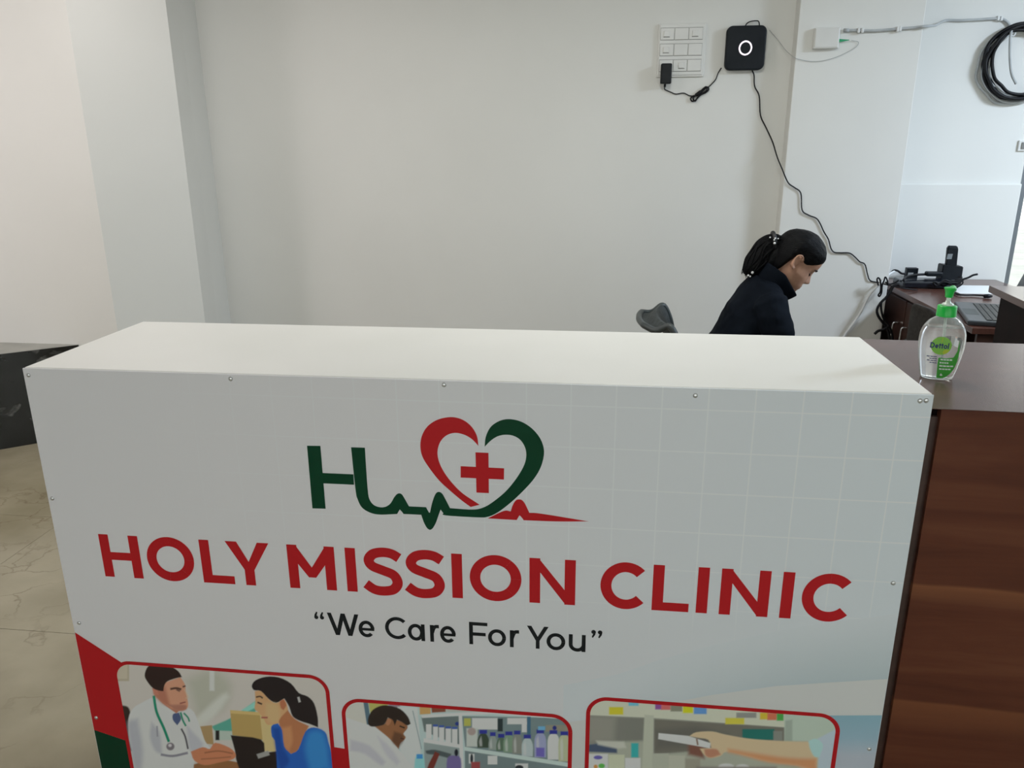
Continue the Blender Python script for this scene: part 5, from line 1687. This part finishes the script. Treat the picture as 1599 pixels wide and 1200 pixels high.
# standing collar: open ring around the neck, higher at the back, points at the throat
rows = []
nc = 40
ax = (n1_ - n0).normalized()
cu = Vector((math.cos(math.radians(34)), 0, -math.sin(math.radians(34))))
for lvl, (grow_, up_) in enumerate(((0.0, 0.0), (0.005, 0.032), (0.008, 0.064), (0.010, 0.084))):
    ring_ = []
    for k in range(nc + 1):
        a = math.radians(14) + (2 * math.pi - math.radians(28)) * k / nc
        c_, s_ = math.cos(a), math.sin(a)
        fwd_ = max(0, c_)
        base_ = Vector((0.706, PY, 0.985)) + cu * (c_ * (.072 + grow_) + fwd_ * fwd_ * .022) + Vector((0, s_ * (.074 + grow_), 0))
        ring_.append(base_ + ax * (up_ * (1.0 - 0.62 * fwd_)) + Vector((0.014 * fwd_ * up_ / .084, 0, 0)))
    rows.append(ring_)
vs, fs = [], []
for r_ in rows:
    vs += r_
m_ = nc + 1
for i in range(len(rows) - 1):
    for j in range(nc):
        fs.append((i * m_ + j, i * m_ + j + 1, (i + 1) * m_ + j + 1, (i + 1) * m_ + j))
co = mesh('collar', vs, fs, M_jacket, jacket, True)
sd = co.modifiers.new('thick', 'SOLIDIFY'); sd.thickness = 0.009; sd.offset = 0
sb = co.modifiers.new('sub', 'SUBSURF'); sb.levels = sb.render_levels = 2
for s in (-1, 1):
    rebuild('trouser_leg', [limb(LEG(s)[:-1] + [(0.862, PY + s * .10, 0.11)], [.090, .084, .070, .064, .060, .052])], 0.008, M_trouser, ps, 4)
    rebuild('shoe', [limb([(0.84, PY + s * .10, 0.052), (0.93, PY + s * .105, 0.050), (1.035, PY + s * .11, 0.040)], [.045, .046, .036])], 0.006, M_shoe, ps, 2)

# hair: a shell grown from the skull that sinks under the skin at the hairline
HL = [(-.13, -.13), (-.060, -.125), (-.045, -.110), (-.042, -.060), (-.037, -.014), (-.030, .014), (-.022, .029), (-.004, .030), (.010, .012), (.026, .014), (.046, .026), (.066, .043), (.086, .060), (.12, .066)]


def hair_pt(z, a):
    q = head_pt(z, a, feat=False)
    line = float(np.interp(q.x, [h[0] for h in HL], [h[1] for h in HL]))
    dd = q.z - line
    g_ = float(np.interp(dd, [-.012, -.002, .004, .016, .045, .09], [-.010, -.004, .002, .006, .011, .015]))
    ctr_ = Vector((-.004, 0, .015))
    n_ = (q - ctr_)
    n_ = Vector((n_.x / .097 ** 2, n_.y / .073 ** 2, n_.z / .11 ** 2)).normalized()
    # combed strands
    g_ += 0.0012 * noise.noise(Vector((q.x * 14, q.y * 60, q.z * 60))) if g_ > 0 else 0
    return MH @ (q + n_ * g_)


NH = 96
zz = np.concatenate([np.linspace(-.119, .10, 70), np.linspace(.1025, .1235, 16)])
v_, f_ = loft([[hair_pt(z, 2 * math.pi * k / NH) for k in range(NH)] for z in zz])
hair = mesh('hair', v_, f_, M_hair, ps, True)

# ponytail
YT = HC_.y
PT = [(1224, 381, 11), (1212, 379, 11.5), (1205, 380, 13.5), (1195, 387, 15), (1187, 400, 16), (1179, 412, 15.5), (1172, 422, 12), (1168, 430, 7)]
pc_ = [aty(x, y, YT) for x, y, r_ in PT]
prd = [r_ * YT / F_PX for x, y, r_ in PT]
P_ = catmull(pc_, 5)
R_ = np.interp(np.linspace(0, len(prd) - 1, len(P_)), range(len(prd)), prd)
rings = []
for i, q in enumerate(P_):
    t_ = (P_[min(i + 1, len(P_) - 1)] - P_[max(i - 1, 0)]).normalized()
    u_ = Vector((0, 1, 0))
    v2 = t_.cross(u_).normalized()
    rg_ = []
    for k in range(36):
        a = 2 * math.pi * k / 36
        rr_ = R_[i] * (1 + 0.10 * noise.noise(Vector((math.cos(a) * 4, math.sin(a) * 4, i * 0.10))))
        rg_.append(q + v2 * (rr_ * math.cos(a)) + u_ * (rr_ * .85 * math.sin(a)))
    rings.append(rg_)
v_, f_ = loft(rings)
vn, fn = limb([aty(x, y, YT) for x, y in ((1222, 388), (1212, 398), (1204, 408), (1199, 417), (1196, 424))], [q * YT / F_PX for q in (14, 14, 13, 11, 8)], 20)
o_ = len(v_)
v_ = v_ + vn
f_ = f_ + [tuple(q + o_ for q in f) for f in fn]
rnd = random.Random(5)
for k in range(46):      # loose locks over the tail
    a0_, off_ = rnd.uniform(0, 2 * math.pi), rnd.uniform(0.90, 1.03)
    i0_, i1_ = rnd.randint(2, 8), rnd.randint(len(P_) - 6, len(P_) - 1)
    lp_ = []
    for i in range(i0_, i1_ + 1, 3):
        t_ = (P_[min(i + 1, len(P_) - 1)] - P_[max(i - 1, 0)]).normalized()
        u2 = Vector((0, 1, 0)); w2 = t_.cross(u2).normalized()
        aa = a0_ + 0.25 * math.sin(i * .2 + k)
        lp_.append(P_[i] + w2 * (R_[i] * off_ * math.cos(aa)) + u2 * (R_[i] * .85 * off_ * math.sin(aa)))
    if len(lp_) < 4:
        continue
    lp_.append(lp_[-1] + (lp_[-1] - lp_[-2]) * rnd.uniform(.3, .9) + Vector((rnd.uniform(-.006, .004), 0, -.004)))
    cp_ = catmull(lp_, 3)
    rr_ = [0.0042 * math.sin(math.pi * min(1, 0.12 + 0.86 * q / (len(cp_) - 1))) + 0.0006 for q in range(len(cp_))]
    tv, tf = tube_data(cp_, rr_, 6)
    o_ = len(v_)
    v_ = v_ + tv
    f_ = f_ + [tuple(q + o_ for q in f) for f in tf]
pony = mesh('ponytail', v_, f_, M_hair, hair, True)
pony['label'] = 'black ponytail'
tc_ = aty(1208.5, 377, YT)
tt = (pc_[1] - pc_[2]).normalized()
u_ = Vector((0, 1, 0)); v2 = tt.cross(u_).normalized()
M_tie = new_mat('hair_tie_black', (0.012, 0.012, 0.014), 0.5)
tie = tube('hair_tie', [tc_ + v2 * (.036 * math.cos(t)) + u_ * (.033 * math.sin(t)) for t in np.linspace(0, 2 * math.pi, 25)[:-1]], 0.009, M_tie, hair, 2, 10, True)
bm = bmesh.new()
bmesh.ops.create_icosphere(bm, subdivisions=2, radius=1.0)
bmv = [v.co.copy() for v in bm.verts]; bmf = [tuple(v.index for v in f.verts) for f in bm.faces]
bm.free()
for x, y, r_, par in ((1203, 371, .0035, tie), (1211, 372.5, .0040, tie), (1209.5, 375, .0035, tie), (1215.5, 373, .0030, tie), (1210, 380, .0055, tie), (1175.5, 426, .0060, pony), (1169, 430.5, .0048, pony), (1172, 432, .0040, pony)):
    c_ = aty(x, y, YT - (.040 if par is tie else .034))
    mesh('bead', [c_ + v * r_ for v in bmv], bmf, M_bead, par, True)

# brows, lashes
for s in (-1, 1):
    def surf(y, z, off):
        best = min((head_pt(z, math.radians(a_)) for a_ in np.linspace(0, 80 * s, 160)), key=lambda q: abs(q.y - y))
        return MH @ (best + Vector((off, s * off * .5, 0)))
    tube('eyebrow', [surf(s * y, z, .0012) for y, z in ((.014, .022), (.024, .0265), (.036, .027), (.046, .022))], [.0022, .0028, .0024, .0012], M_brow, ps, 4, 8)
    tube('eyelashes', [surf(s * y, z, .0016) for y, z in ((.018, -.001), (.026, -.005), (.034, -.005), (.043, .000))], [.0014, .0024, .0026, .0016], M_brow, ps, 4, 8)
